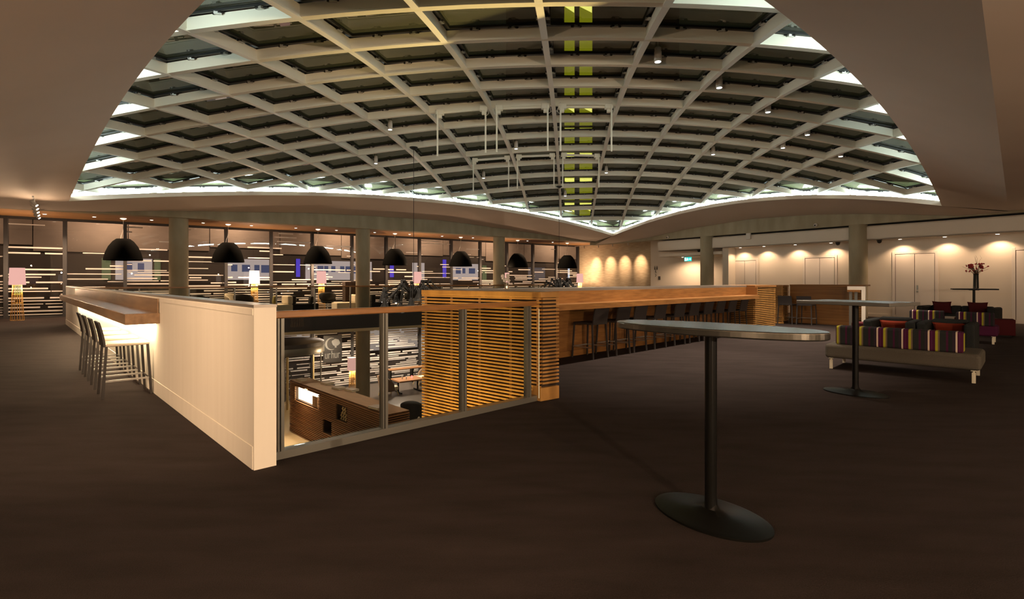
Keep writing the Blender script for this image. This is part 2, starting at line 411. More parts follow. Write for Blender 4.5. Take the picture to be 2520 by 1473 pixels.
for n, (_, i, k, q) in enumerate(cells):
    g, fm = (MB(), MB()) if n < 100 else (big_g, big_f)
    P = [Vector((p.x-ORG.x, p.y-ORG.y, ZD(p.x, p.y)+.23-ORG.z)) for p in q]
    g.face([g.p(p) for p in P])
    cc = sum(P, Vector())/len(P); I = [p.lerp(cc, .11) for p in P]; D = Vector((0, 0, -.05))
    I0 = [p.lerp(cc, .045) for p in P]
    for a in range(len(P)):                       # dark gasket frame with two clips per edge
        b = (a+1) % len(P)
        if (P[a]-P[b]).length < .25: continue
        fm.m = 0; fm.bar(I[a]-Vector((0,0,.03)), I[b]-Vector((0,0,.03)), .022, .03)
        fm.bar(I0[a]-Vector((0,0,.02)), I0[b]-Vector((0,0,.02)), .07, .02)
        for s in (.3, .7):
            c0 = I0[a].lerp(I0[b], s); c1 = I[a].lerp(I[b], s); e = (I[b]-I[a]).normalized()*.07
            fm.bar(c0-e+D, c1+e*.6+D, .03, .03); fm.bar(c0+e+D, c1-e*.6+D, .03, .03); fm.m = 1; fm.bar(c0+D*1.2, c1+D*1.2, .09, .03); fm.m = 0
    if n < 100:
        pn = ob('pane', g, 'sky_glass', sky); ob('pane_frame', fm, ['gasket', 'steel'], pn)
pn = ob('pane', big_g, 'sky_glass', sky); pn['kind'] = 'stuff'; fr = ob('pane_frame', big_f, ['gasket', 'steel'], pn); fr['kind'] = 'stuff'

# ------------------------------------------------------------------ concrete beams, soffit, columns
mb = MB(); mb.box(-4.2, 22.3, 21.85, 22.35, 3.58, 4.6); struct('trim_4', mb, 'concrete', rz=AP)
mb = MB(); mb.box(21.85, 22.3, 1, 22.3, 3.43, 4.6); struct('trim_5', mb, 'concrete', rz=AP)
mb = MB(); mb.box(-9, 24.5, 22.35, 26.1, 3.70, 3.76); struct('ceiling_soffit', mb, 'soffit_wood', rz=AP)
mb = MB(); mb.box(-9, -4.2, 21.4, 22.35, 3.52, 3.9); struct('trim_6', mb, 'plaster', rz=AP)
def column(px, kind, val, top, label):
    if kind == 'n': p, d = onN(px, val); n = val
    else: n, d = onP(px, val); p = val
    xy = PN(p, n); m = MB(); z0 = ZL if kind == 'n' else 0
    m.lathe([(.30, z0), (.30, top)], 40)
    tag(ob('concrete_column', m, 'concrete', smooth=True, loc=(xy.x, xy.y, 0)), label, 'column', 'round concrete columns')
column(440, 'n', 22.3, 3.6, 'leftmost round concrete column, behind the shelf wall')
column(893, 'n', 22.3, 3.6, 'round concrete column seen right down to the lower lobby')
column(1228, 'n', 22.3, 3.6, 'round concrete column beside the white orchid above the bar')
column(1740, 'p', 22.0, 3.44, 'round concrete column left of the white double doors, near the exit sign')
column(2112, 'p', 22.0, 3.44, 'rightmost round concrete column, behind the rectangular high table')
# ------------------------------------------------------------------ window wall, upper and lower
mull_px = [15, 160, 308, 440, 556, 667, 768, 866, 950, 1032, 1110, 1181, 1247, 1311, 1368, 1427]
mp_ = [onN(px, NW)[0] for px in mull_px]
mp_ = [mp_[0]-2.6] + mp_ + [24.4]
def window(idx, p0, p1, z0, z1, dense, door=False):
    W = bpy.data.objects.new('window_%d' % idx, None); C.objects.link(W); W['kind'] = 'structure'
    xy = PN(p0, NW); W.location = (xy.x, xy.y, 0); W.rotation_euler[2] = AP
    wd = p1-p0; m = MB()
    m.box(-.06, .06, -.10, .10, z0, z1); m.box(0, wd, -.08, .08, z1-.09, z1); m.box(0, wd, -.08, .08, z0, z0+.06)
    if idx in (9, 17): m.box(wd-.06, wd+.06, -.10, .10, z0, z1)
    ob('frame', m, 'frame_dark', W)
    g = MB(); g.quad((.05, 0, z0+.05), (wd-.05, 0, z0+.05), (wd-.05, 0, z1-.08), (.05, 0, z1-.08)); g.m = 1
    rnd = random.Random(idx*11); z = z0+.10
    while z < z1-.15:
        f = (z-z0)/(z1-z0)
        fill = dense if dense > .6 else max(.10, 1.05-1.3*f)
        x = -rnd.random()*1.0
        th = rnd.choice((.03, .04, .055, .055)) if dense < .6 else rnd.choice((.04, .06, .07))
        while x < wd:
            L = rnd.uniform(.4, 2.1)
            if rnd.random() < fill:
                a, b = max(x, .06), min(x+L, wd-.06)
                if b-a > .05: g.quad((a, -.008, z), (b, -.008, z), (b, -.008, z+th), (a, -.008, z+th))
            x += L+rnd.uniform(.0, .25)
        z += th+(rnd.uniform(.04, .085)*(1 if f < .5 else 1.8) if dense < .6 else rnd.uniform(.025, .055))
    ob('pane', g, ['window_glass', 'frit'], W)
idx = 1
for a, b in zip(mp_, mp_[1:]):
    window(idx, a, b, 0, 3.70, .3); idx += 1
for a, b in zip(mp_[3:], mp_[4:]):
    window(idx, a, b, ZL, SLAB, .72); idx += 1
# ------------------------------------------------------------------ walls
sp0 = onP(1606, 24.47)[0]; bE = onP(1619, 21.95)[0]
mb = MB(); mb.box(24.47, 24.7, sp0, NW+.2, 0, 3.66); struct('wall_stone', mb, 'stone', rz=AP)
mb = MB(); mb.box(24.30, 24.6, 13.9, sp0, 0, 3.72); mb.box(22.2, 24.3, 13.7, 14.0, 0, 3.4); mb.box(22.05, 24.4, 14, bE, 2.58, 2.72)
struct('wall_passage', mb, 'wall_paint', rz=AP)
mb = MB(); mb.box(22.78, 23.0, -12, 14.2, 0, 3.2); struct('wall_right', mb, 'wall_paint', rz=AP)
c1, c2 = onP(2112, 22.0)[0], onP(1740, 22.0)[0]
mb = MB()
for a, b in ((-12, c1-.3), (c1+.3, c2-.3), (c2+.3, bE)):
    mb.box(21.95, 22.05, a, b, 2.86, 3.37); mb.box(21.95, 22.79, a, b, 2.86, 2.90); mb.box(21.95, 22.79, a, b, 3.33, 3.37)
struct('trim_7', mb, 'wall_paint', rz=AP)
mb = MB(); mb.box(22.05, 24.5, -12, bE, 3.42, 3.5); struct('trim_8', mb, 'frame_dark', rz=AP)
mb = MB(); mb.box(22.76, 22.785, -12, 14.1, 0, .12); struct('baseboard_right', mb, 'wall_paint', rz=AP)
mb = MB()
d = (Vector((-22, 3))-Vector((-14.12, 14.55))).normalized(); nn = Vector((d.y, -d.x))*.3
a, b = Vector((-14.14, 14.5)), Vector((-24, .5))
mb.prism([(b.x, b.y), (a.x, a.y), (a.x-.35, a.y+.25), (b.x-.35, b.y+.25)][::-1], 0, 3.52)
struct('wall_left', mb, 'wall_paint')
mb = MB(); mb.box(-24, 24, -7.2, -7, 0, 3.52); struct('wall_back', mb, 'wall_paint')
mb = MB(); mb.box(23.8, 24, -7, 6, 0, 3.52); struct('wall_side', mb, 'wall_paint')
mb = MB(); mb.box(-24.2, -24, -7, 9, 0, 3.52); struct('wall_far_left', mb, 'wall_paint')
# doors in the right wall
def door(n_, pxa, pxb, zt, handle=False):
    nb, na = onP(pxa, 22.78)[0], onP(pxb, 22.78)[0]
    D = bpy.data.objects.new('door_%d' % n_, None); C.objects.link(D); D['kind'] = 'structure'
    xy = PN(22.78, na); D.location = (xy.x, xy.y, 0); D.rotation_euler[2] = AP; wd = nb-na
    f = MB(); f.box(-.03, .005, 0, .09, 0, zt); f.box(-.03, .005, wd-.09, wd, 0, zt); f.box(-.03, .005, .09, wd-.09, zt-.09, zt); ob('frame', f, 'door_paint', D, bevel=.006)
    m = MB(); m.box(-.010, .004, .09, wd-.09, 0, zt-.09); ob('reveal', m, 'dark_backing', D)
    for a, b in ((.105, wd/2-.008), (wd/2+.008, wd-.105)):
        m = MB(); m.box(-.024, -.006, a, b, .01, zt-.105); lf = ob('leaf', m, 'door_paint', D, bevel=.004)
        if handle and a < .2:
            h = MB(); h.box(-.034, -.024, b-.10, b-.06, 1.04, 1.20); h.tube([(-.024, b-.08, .97), (-.06, b-.08, .97)], .028, 10); ob('handle', h, 'steel', lf)
door(1, 1801, 1866, 2.36); door(2, 1976, 2061, 2.38); door(3, 2196, 2309, 2.42, True); door(4, 2490, 2640, 2.42)
# ------------------------------------------------------------------ white half wall and counter shelf
hw = thing('half_wall', 'long cream half wall with skirting and metal cap beside the stair void', 'wall', (*UV(1.286, 4.06), 0), AU)
m = MB(); m.box(0, .157, 0, 17.5, 0, 1.18); ob('body', m, 'white_paint', hw)
m = MB(); m.box(-.006, .0, .02, 17.5, .0, .17); ob('skirting', m, 'white_paint', hw, bevel=.003)
m = MB(); m.box(-.006, 0, .02, 17.5, 1.125, 1.17); ob('top_band', m, 'white_paint', hw)
m = MB(); m.box(-.003, .16, -.003, 17.5, 1.18, 1.20); ob('cap', m, 'cap_metal', hw)
m = MB(); m.box(-.012, 0, 5.4, 5.48, .30, .42); ob('socket_plate', m, 'steel', hw)
sh = thing('counter_shelf', 'brown wooden counter shelf with backsplash fixed to the cream half wall', 'shelf', (*UV(1.286, 7.36), .87), AU)
m = MB(); m.box(-.335, 0, 0, 10.7, 0, .125); ob('shelf_board', m, 'shelf_wood', sh, bevel=.004)
m = MB(); m.box(-.022, -.008, .02, 10.7, .125, .292); ob('backsplash', m, 'shelf_wood', sh)
m = MB(); m.box(-.06, -.03, .05, 10.6, -.012, -.004); ob('light_strip', m, 'led_warm', sh)
for y in (1, 3, 5, 7, 9): light('strip_light', 'AREA', (-.07, y+.2, -.015), 5, (1, .76, .46), sh, (-.07, y+.2, -1), size=(.04, 1.9))
# ------------------------------------------------------------------ stools at the shelf
def stool(label, seatm, legm, loc, rz, group):
    t = thing('bar_stool', label, 'stool', loc, rz, group)      # local +x = towards the counter
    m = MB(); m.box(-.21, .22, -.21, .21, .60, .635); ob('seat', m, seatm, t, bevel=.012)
    m = MB()
    for j in range(6):
        a = j/6; b = (j+1)/6
        x0 = -.205-.055*a**1.5; x1 = -.205-.055*b**1.5
        i = [m.p(c) for c in ((x0-.022,-.205,.60+.29*a),(x0,-.205,.60+.29*a),(x0,.205,.60+.29*a),(x0-.022,.205,.60+.29*a),(x1-.022,-.205,.60+.29*b),(x1,-.205,.60+.29*b),(x1,.205,.60+.29*b),(x1-.022,.205,.60+.29*b))]
        for q in ((0,1,5,4),(1,2,6,5),(2,3,7,6),(3,0,4,7)): m.face([i[k] for k in q])
        if j == 0: m.face([i[3], i[2], i[1], i[0]])
        if j == 5: m.face([i[4], i[5], i[6], i[7]])
    ob('backrest', m, legm, t)
    for sx in (-1, 1):
        for sy in (-1, 1):
            m = MB(); m.bar((sx*.20, sy*.195, .605), (sx*.235, sy*.215, 0), .026, .026); ob('leg', m, legm, t)
    m = MB()
    for a, b in (((-.225, -.208), (.225, -.208)), ((.225, -.208), (.225, .208)), ((.225, .208), (-.225, .208))): m.bar((*a, .20), (*b, .20), .016, .02)
    ob('footrest', m, 'steel', t); return t
lab = ['black leather stool at the cream wall shelf, nearest of the four to the camera', 'second nearest black leather stool under the cream wall shelf', 'third nearest black leather stool under the cream wall shelf', 'farthest black leather stool under the cream wall shelf, towards the windows']
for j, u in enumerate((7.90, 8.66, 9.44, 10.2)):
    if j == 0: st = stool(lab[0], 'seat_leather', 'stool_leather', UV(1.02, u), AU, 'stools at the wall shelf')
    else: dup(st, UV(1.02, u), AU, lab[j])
# ------------------------------------------------------------------ glass balustrade in front of the void
def balustrade(name, label, loc, rz, length, posts, zr, kerb, gl='rail_glass'):
    t = thing(name, label, 'balustrade', loc, rz)
    m = MB(); m.box(0, length, -.035, .035, zr-.055, zr); ob('handrail', m, 'rail_wood', t, bevel=.008)
    m = MB(); m.box(0, length, -.05, .05, 0, .06); ob('kerb', m, 'post_metal', t)
    for x in posts:
        m = MB(); m.box(x-.012, x+.012, -.05, .03, .06, zr-.055); m.box(x-.03, x-.018, -.035, .03, .06, zr-.055); ob('post', m, 'post_metal', t)
    ends = posts if posts[0] < .3 else [0]+posts
    for a, b in zip(ends, ends[1:]):
        m = MB(); m.box(a+.02, b-.035, -.006, .006, .07, zr-.06); ob('glass_panel', m, gl, t)
    return t
vv = []
for px in (690, 945, 1139, 1298):
    r = (px-CX)/F; c, s = math.cos(AU), math.sin(AU); vv.append(4.22*(s+r*c)/(c-r*s)-1.45)
balustrade('glass_balustrade', 'glass balustrade with wooden handrail between cream wall end and slatted pillar', (*UV(1.45, 4.22), 0), AU, 2.99, vv, 1.14, True)
balustrade('glass_balustrade', 'far glass balustrade with thin wooden handrail along the lounge edge by the windows', (*PN(-1.2, 21.95), 0), AP, 20.3, [.05+1.45*k for k in range(15)], 1.15, True)
# ------------------------------------------------------------------ wooden bar
SC, SE = Vector((.336, 6.05)), Vector((-1.236, 7.356))        # slatted face: near corner and far edge
bar = thing('bar_counter', 'long wooden bar counter with raised back panel and ledge', 'bar', (*UV(4.66, 5.45), 0), AU)
m = MB(); m.box(0, 9.4, .33, 1.1, 1.20, 1.245); ob('worktop', m, 'cap_metal', bar)
m = MB(); m.box(0, 9.4, .33, .40, .995, 1.20); m.box(9.34, 9.4, 0.05, .40, .995, 1.2); ob('upper_panel', m, 'bar_wood', bar)
m = MB(); m.box(0, 9.35, 0, .80, .90, .995); ob('ledge', m, 'bar_wood', bar, bevel=.004)
m = MB(); m.box(0, 9.4, .78, .86, 0, .90); ob('lower_panel', m, 'bar_wood', bar)
m = MB(); m.box(0, 9.4, .74, .78, 0, .10); ob('plinth', m, 'bar_wood', bar)
def slats(mb, a, b, z0, z1, out, pitch=.042, h=.021, th=.03):
    a, b = Vector(a), Vector(b); t = (b-a).normalized(); n = Vector((t.y, -t.x))
    if n.dot(Vector(out)) < 0: n = -n
    z = z1
    while z-h >= z0:
        i = [mb.p((q.x, q.y, zz)) for zz in (z-h, z) for q in (a, b, b+n*th, a+n*th)]
        for q in ((0,3,2,1),(4,5,6,7),(0,1,5,4),(1,2,6,5),(2,3,7,6),(3,0,4,7)): mb.face([i[k] for k in q])
        z -= pitch
    return n
pil = thing('slatted_pillar', 'tall box of horizontal wooden slats at the near end of the bar', 'slatted screen', (0, 0, 0))
E2 = UV(4.66, 4.115)
pth = UV(4.66, 6.3)
m = MB(); slats(m, SE, SC, -3.4, 1.175, (-1, -1)); ob('slat_face', m, 'slat_wood', pil)
m = MB(); slats(m, SC, E2, .165, 1.175, UV(0, -1)); ob('slat_end', m, 'slat_wood', pil)
m = MB(); i0 = Vector((SC.x+.02, SC.y+.06)); 
m.prism([(q.x, q.y) for q in (SC+UV(.012, .012), E2+UV(-.01, .012), pth, SE+UV(.03, 0))], 0, 1.18); ob('core', m, 'dark_backing', pil)
m = MB(); m.prism([(q.x, q.y) for q in (SC+UV(.012, .3), SC+UV(.10, .3), SE+UV(.10, -.02), SE+UV(.02, -.02))], -3.4, 0); ob('lower_core', m, 'dark_backing', pil)
m = MB()
for s in (.02, .27, .52, .77, .97):
    q = SE.lerp(SC, s); q2 = q+UV(.012, 0); m.bar((q2.x, q2.y, -3.4), (q2.x, q2.y, 1.18), .03, .03)
ob('batten', m, 'slat_wood', pil)
m = MB(); m.prism([(q.x, q.y) for q in (SC+UV(-.04, -.03), E2+UV(0, -.03), E2+UV(0, .12), SC+UV(-.04, .12))], 0, .15); ob('plinth', m, 'slat_wood', pil, bevel=.004)
m = MB(); m.prism([(q.x, q.y) for q in (SC+UV(-.035, -.03), E2+UV(0, -.03), pth, SE+UV(-.035, 0))], 1.18, 1.245); ob('top_board', m, 'slat_wood', pil, bevel=.004)
q = SC+UV(-.06, -.02)
m = MB(); m.bar((q.x, q.y, .04), (q.x, q.y, 1.05), .006, .006); ob('light_line', m, 'line_glow', pil)
# far end of the bar
ep = thing('slatted_pillar', 'dark slatted wooden end piece where the long bar ledge stops', 'slatted screen', (*UV(14.06, 5.7), 0), AU)
m = MB(); slats(m, (1.4, -.1), (0, -.1), .02, 1.2, (0, -1), .05, .028); ob('slat_face', m, 'slat_wood', ep)
m = MB(); slats(m, (0, .5), (0, -.1), .02, 1.2, (-1, 0), .05, .028); ob('slat_end', m, 'slat_wood', ep)
m = MB(); m.box(.03, 1.4, -.09, .8, 0, 1.2); ob('core', m, 'dark_backing', ep)
m = MB(); m.box(-.03, 1.43, -.14, .85, 1.2, 1.245); ob('top_board', m, 'bar_wood', ep)
fp = thing('slatted_pillar', 'warmly lit slatted wooden box at the far corner of the bar', 'slatted screen', (*UV(17.8, 6.19), 0), AU)
m = MB(); slats(m, (0, 1.0), (0, 0), .05, 1.17, (-1, 0), .046, .026); ob('slat_face', m, 'slat_wood', fp)
m = MB(); slats(m, (0, 0), (.45, 0), .05, 1.17, (0, -1), .046, .026); ob('slat_end', m, 'slat_wood', fp)
m = MB(); m.box(.01, .45, .01, 1.0, 0, 1.2); ob('core', m, 'dark_backing', fp)
m = MB(); m.box(-.02, .03, -.02, 1.0, 0, .06); ob('plinth', m, 'slat_wood', fp)
m = MB(); m.box(-.035, .45, -.03, 1.0, 1.18, 1.225); ob('top_board', m, 'bar_wood', fp)
m = MB(); m.box(-.02, .0, .0, .025, .05, 1.18); m.box(-.032, .0, .86, 1.0, .05, 1.18); ob('corner_post', m, 'slat_wood', fp)
fw = thing('bar_return', 'wood panelled return of the bar behind the rectangular high table', 'bar', (*UV(18.45, 4.35), 0), AU)
m = MB(); m.box(0, .08, .15, 1.85, 0, 1.2); ob('front_panel', m, 'bar_wood', fw)
m = MB(); slats(m, (0, .15), (0, -.18), .10, 1.17, (-1, 0), .05, .028); ob('slat_end', m, 'slat_wood', fw)
m = MB(); m.box(.005, .3, -.18, .15, 0, 1.2); ob('core', m, 'dark_backing', fw)
m = MB(); m.box(-.03, .8, -.2, 1.85, 1.2, 1.24); ob('worktop', m, 'bar_wood', fw)
m = MB(); m.box(-.015, 0, -.18, 1.85, 0, .1); ob('plinth', m, 'bar_wood', fw)
# stools along the bar
bv = [7.54, 8.23, 8.80, 9.53, 10.31, 10.95, 11.61, 12.23, 12.87, 13.54]
for j, v in enumerate(bv):
    lb = 'black bar stool at the long wooden bar, ' + ('nearest the slatted pillar' if j == 0 else ORD[j]+' from the slatted pillar')
    if j == 0: st = stool(lb, 'bar_stool_black', 'bar_stool_black', UV(v, 5.88), AU+PI/2, 'stools along the wooden bar')
    else: dup(st, UV(v, 5.88), AU+PI/2, lb)
dup(st, UV(17.85, onV(1938, 17.85)), AU, 'left one of the two dark stools by the far bar return')
dup(st, UV(17.85, onV(1938, 17.85)-.55), AU, 'right one of the two dark stools by the far bar return')
es = thing('end_screen', 'small white framed screen with grey posts by the rightmost column', 'screen', (*UV(17.75, onV(2130, 17.75)), 0), AU); EW = onV(2085, 17.75)-onV(2130, 17.75)
m = MB(); m.box(0, .08, 0, .10, 0, 1.2); m.box(0, .08, .1, EW, 1.10, 1.2); ob('frame', m, 'white_paint', es)
for y in (EW*.45, EW*.75):
    m = MB(); m.box(.01, .06, y, y+.07, 0, 1.04); ob('post', m, 'post_metal', es)
m = MB(); m.box(-.02, .08, .12, EW, 1.04, 1.10); ob('rail', m, 'rail_wood', es)
# ------------------------------------------------------------------ high tables
def oval(a, b, n=56, e=2.3):
    return [(a*math.copysign(abs(math.cos(t))**(2/e), math.cos(t)), b*math.copysign(abs(math.sin(t))**(2/e), math.sin(t))) for t in [2*PI*k/n for k in range(n)]]
def high_table(name, label, loc, rz, shape, topm, zt=1.12, base_rz=0):
    t = thing(name, label, 'table', loc, rz, None)
    m = MB(); m.prism(shape, zt-.042, zt); ob('tabletop', m, topm, t, bevel=.008, seg=3)
    m = MB(); m.box(-.12, .12, -.09, .09, zt-.055, zt-.042); ob('top_plate', m, 'black_metal', t)
    m = MB(); m.lathe([(.038, .05), (.034, .12), (.034, zt-.055)], 24); ob('column', m, 'black_metal', t, smooth=True)
    m = MB()
    rings = [(1.0, 0), (1.0, .012), (.9, .018), (.35, .028), (.16, .05), (.11, .075)]
    pts = []
    for s, z in rings: pts.append([m.p((x*s, y*s, z)) for x, y in oval(.355, .235, 48, 2)])
    for a, b in zip(pts, pts[1:]):
        for k in range(48): m.face([a[k], a[(k+1) % 48], b[(k+1) % 48], b[k]])
    m.face(pts[0][::-1]); m.face(pts[-1])
    o = ob('base', m, 'black_metal', t, smooth=True); o.rotation_euler[2] = base_rz
    return t
high_table('high_table', 'oval pewter topped high table on a black column in the foreground', (1.165, 3.09), math.radians(-43), oval(.61, .24, 64, 2.2), 'pewter', 1.115, math.radians(-10))
rect = [(-.54, -.34), (.54, -.34), (.54, .34), (-.54, .34)]
high_table('high_table', 'grey rectangular high table on black column beside the striped sofa', (4.20, 6.45), math.radians(-61), rect, 'table_grey', 1.125, math.radians(8))
p3 = Vector((14.45, 16.5))
high_table('high_table', 'dark high table by the white wall holding the flower vase', p3, math.radians(-35), rect, 'black_matte', 1.12, 0)
vz = thing('flower_vase', 'tall dark glass vase with red flowers and twigs on the high table', 'vase', (p3.x+.02, p3.y-.05, 1.12))
m = MB(); m.lathe([(.072, 0), (.072, .02), (.066, .42), (.07, .46)], 24); ob('vase', m, 'vase_dark', vz, smooth=True)
rnd = random.Random(3)
m = MB(); fl = MB(); lf = MB()
for k in range(34):
    a = rnd.uniform(0, 2*PI); sp = rnd.uniform(.1, .34); hh = rnd.uniform(.10, .34)
    tip = (math.cos(a)*sp, math.sin(a)*sp, .44+hh); m.tube([(0, 0, .40), (tip[0]*.45, tip[1]*.45, .44+hh*.6), tip], .006, 5, .003)
    if k % 2:
        for s in range(3): fl.ball((tip[0]+rnd.uniform(-.02, .02), tip[1]+rnd.uniform(-.02, .02), tip[2]+rnd.uniform(-.02, .02)), rnd.uniform(.012, .022), 6)
    else:
        e = Vector(tip); dv = Vector((math.cos(a), math.sin(a), .4))*.05; sd = Vector((-math.sin(a), math.cos(a), 0))*.012
        lf.quad(e-dv, e+sd, e+dv, e-sd)
for cx_, cz in ((-.17, .72), (.15, .70), (-.13, .67), (.18, .66), (.13, .74), (-.2, .69)):
    for s in range(6): fl.ball((cx_+rnd.uniform(-.03, .03), rnd.uniform(-.05, .05), cz+rnd.uniform(-.03, .03)), .03, 7)
for k in range(4):
    x = .03*(k-1.5); pts = [(x, 0, .46)]
    for j in range(7): pts.append((pts[-1][0]+rnd.uniform(-.045, .05), rnd.uniform(-.04, .04), .52+.085*j+rnd.uniform(-.02, .02)))
    m.tube(pts, .005, 5, .002)
ob('twigs', m, 'twig', vz); ob('flowers', fl, 'flower_red', vz, smooth=True); ob('leaves', lf, 'leaf', vz)
# ------------------------------------------------------------------ lounge seating on the right
def stripes_mat():
    m = mat('stripe_fabric', (.03, .03, .03), .95, spec=.1); nt = m.node_tree; b = nt.nodes['Principled BSDF']
    tc = nt.nodes.new('ShaderNodeTexCoord'); sx = nt.nodes.new('ShaderNodeSeparateXYZ')
    dv = nt.nodes.new('ShaderNodeMath'); dv.operation = 'DIVIDE'; dv.inputs[1].default_value = .30
    fr = nt.nodes.new('ShaderNodeMath'); fr.operation = 'FRACT'; r = nt.nodes.new('ShaderNodeValToRGB'); r.color_ramp.interpolation = 'CONSTANT'
    L = nt.links.new; L(tc.outputs['Object'], sx.inputs[0]); sb = nt.nodes.new('ShaderNodeMath'); sb.operation = 'ADD'; sb.inputs[1].default_value = .225; L(sx.outputs[0], sb.inputs[0]); L(sb.outputs[0], dv.inputs[0]); L(dv.outputs[0], fr.inputs[0]); L(fr.outputs[0], r.inputs[0]); L(r.outputs[0], b.inputs['Base Color'])
    els = [(0, (.62, .50, .40)), (.065, (.06, .009, .035)), (.13, (.085, .02, .07)), (.16, (.055, .009, .032)), (.27, (.33, .31, .03)), (.37, (.14, .10, .07)), (.43, (.022, .024, .024)), (.66, (.055, .012, .035)), (.74, (.02, .022, .022)), (.88, (.03, .02, .03))]
    cr = r.color_ramp
    while len(cr.elements) < len(els): cr.elements.new(.99)
    for e, (p, c) in zip(cr.elements, els): e.position = p; e.color = (*c, 1)
stripes_mat()
def bench(label, loc, rz, L, dp, seatm, back, cat='sofa', group=None, legs='leg_metal'):
    # local x along the length, +y away from the camera (the side one sits on); the back stands on the near edge
    t = thing('striped_sofa', label, cat, loc, rz, group)
    m = MB(); m.box(0, L, 0, dp, .17, .39); ob('seat', m, seatm, t, bevel=.05, seg=4)
    m = MB(); m.box(back[0], back[1], .03, .25, .385, .675); ob('back_cushion', m, 'stripe_fabric', t, bevel=.035, seg=4)
    for x in (.06, L-.10):
        for y in (.03, dp-.09):
            m = MB(); m.box(x, x+.042, y, y+.03, 0, .145); m.box(x-.01, x+.05, y, y+.09, .158, .172); m.tube([(x+.021, y+.015, .14), (x+.021, y+.015, .165)], .012, 8); ob('leg', m, legs, t, bevel=.003)
    return t
bench('grey low sofa with striped back cushion and shiny block legs', (4.90, 8.27), math.radians(-44.5), 1.84, .92, 'fabric_grey', (.14, 1.66))
def armchair(label, loc, rz, wd=.95, m_='fabric_charcoal', tuft=False):
    t = thing('club_chair', label, 'armchair', loc, rz, 'charcoal club chairs')   # faces local -y
    m = MB(); m.box(-wd/2+.14, wd/2-.14, -.42, .28, .10, .38); ob('seat', m, m_, t, bevel=.03)
    m = MB(); m.box(-wd/2+.14, wd/2-.14, .24, .44, .08, .66); ob('backrest', m, m_, t, bevel=.04, seg=3)
    for s in (-1, 1):
        m = MB(); m.box(min(s*wd/2, s*(wd/2-.15)), max(s*wd/2, s*(wd/2-.15)), -.44, .44, .06, .63); ob('arm', m, m_, t, bevel=.04, seg=3)
    return t
def cushion(label, loc, rz, tilt, w_=.5, h_=.34, m_='fabric_red', group='red cushions'):
    m = MB(); n = 10
    def P(a, b, s):
        x = -1+2*a/n; y = -1+2*b/n; k = (1-x**4)*(1-y**4); e = 1-.10*(1-abs(x)**2)*(abs(y)**3); e2 = 1-.12*(1-abs(y)**2)*(abs(x)**3)
        return (x*w_/2*e2, s*.075*k**.5, y*h_/2*e)
    for s in (-1, 1):
        g = [[m.p(P(a, b, s)) for b in range(n+1)] for a in range(n+1)]
        for a in range(n):
            for b in range(n):
                f = [g[a][b], g[a+1][b], g[a+1][b+1], g[a][b+1]]; m.face(f if s < 0 else f[::-1])
    o = ob('cushion', m, m_, smooth=True, loc=loc, rz=rz); o.rotation_euler[0] = tilt
    return tag(o, label, 'cushion', group)
R45 = math.radians(-45)
armchair('left charcoal club chair facing the striped sofa, behind its back', (7.27, 10.07), R45, .80)
armchair('right charcoal club chair facing the striped sofa, behind its back', (7.85, 9.5), R45, .80)
for (x, y, lb) in ((7.33, 10.13, 'orange red cushion in the left charcoal club chair'), (7.91, 9.56, 'orange red cushion in the right charcoal club chair')):
    o = cushion(lb, (x+.05, y+.05, .49), R45, .2, .48, .24)
def cube_seat(label, loc, rz, s, h, m_):
    m = MB(); m.box(-s/2, s/2, -s/2, s/2, .03, h); m.m = 1; m.box(-s/2+.06, s/2-.06, -s/2+.06, s/2-.06, 0, .03)
    return tag(ob('cube_ottoman', m, [m_, 'black_matte'], loc=(loc[0], loc[1], 0), rz=rz, bevel=.02, seg=3), label, 'ottoman', 'cube ottomans')
q = at(2133, 837, 0); cube_seat('dark red ottoman left of the charcoal club chairs, behind the striped sofa', (7.72, 11.45), R45, .5, .46, 'fabric_maroon')
q = at(2490, 829, 0); cube_seat('maroon cube ottoman at the far right edge of the lounge', (q.x+.02, q.y+.3), math.radians(-38), .48, .42, 'fabric_maroon')
cube_seat('dark maroon cube ottoman between the purple sofa and the maroon cube', (q.x-.40, q.y+.80), math.radians(-38), .48, .41, 'fabric_maroon')
def single(label, loc, rz):
    return bench(label, loc, rz, .72, .72, 'fabric_purple', (.02, .66), 'sofa', 'striped purple seats')
q = at(2452, 842, 0)
b2 = single('purple seat with striped back right of the pale low table', (9.85, 11.75), math.radians(-44.5))
b3 = single('purple seat with striped back left of the pale low table', (9.38, 12.5), math.radians(-44.5))
tb = thing('low_table', 'pale low table between the striped purple seats and the tufted sofa', 'table', (11.85, 14.4), R45)
m = MB(); m.box(-.45, .45, -.3, .3, .34, .38); ob('tabletop', m, 'fixture_white', tb, bevel=.004)
for sx in (-1, 1):
    for sy in (-1, 1): m = MB(); m.box(sx*.4-.02, sx*.4+.02, sy*.25-.02, sy*.25+.02, 0, .34); ob('leg', m, 'steel', tb)
sf = thing('tufted_sofa', 'long charcoal tufted sofa against the white door wall', 'sofa', (12.97, 15.33), math.radians(-54))
m = MB(); m.box(-.72, .72, -.45, .3, .12, .38); ob('seat', m, 'fabric_charcoal', sf, bevel=.04)
m = MB()
for k in range(6): m.box(-.72+k*.24, -.72+(k+1)*.24-.004, .22, .44, .1, .63)
ob('backrest', m, 'fabric_charcoal', sf, bevel=.05, seg=3)
for s in (-1, 1): m = MB(); m.box(s*.80-.08, s*.80+.08, -.45, .44, .08, .62); ob('arm', m, 'fabric_charcoal', sf, bevel=.05, seg=3)
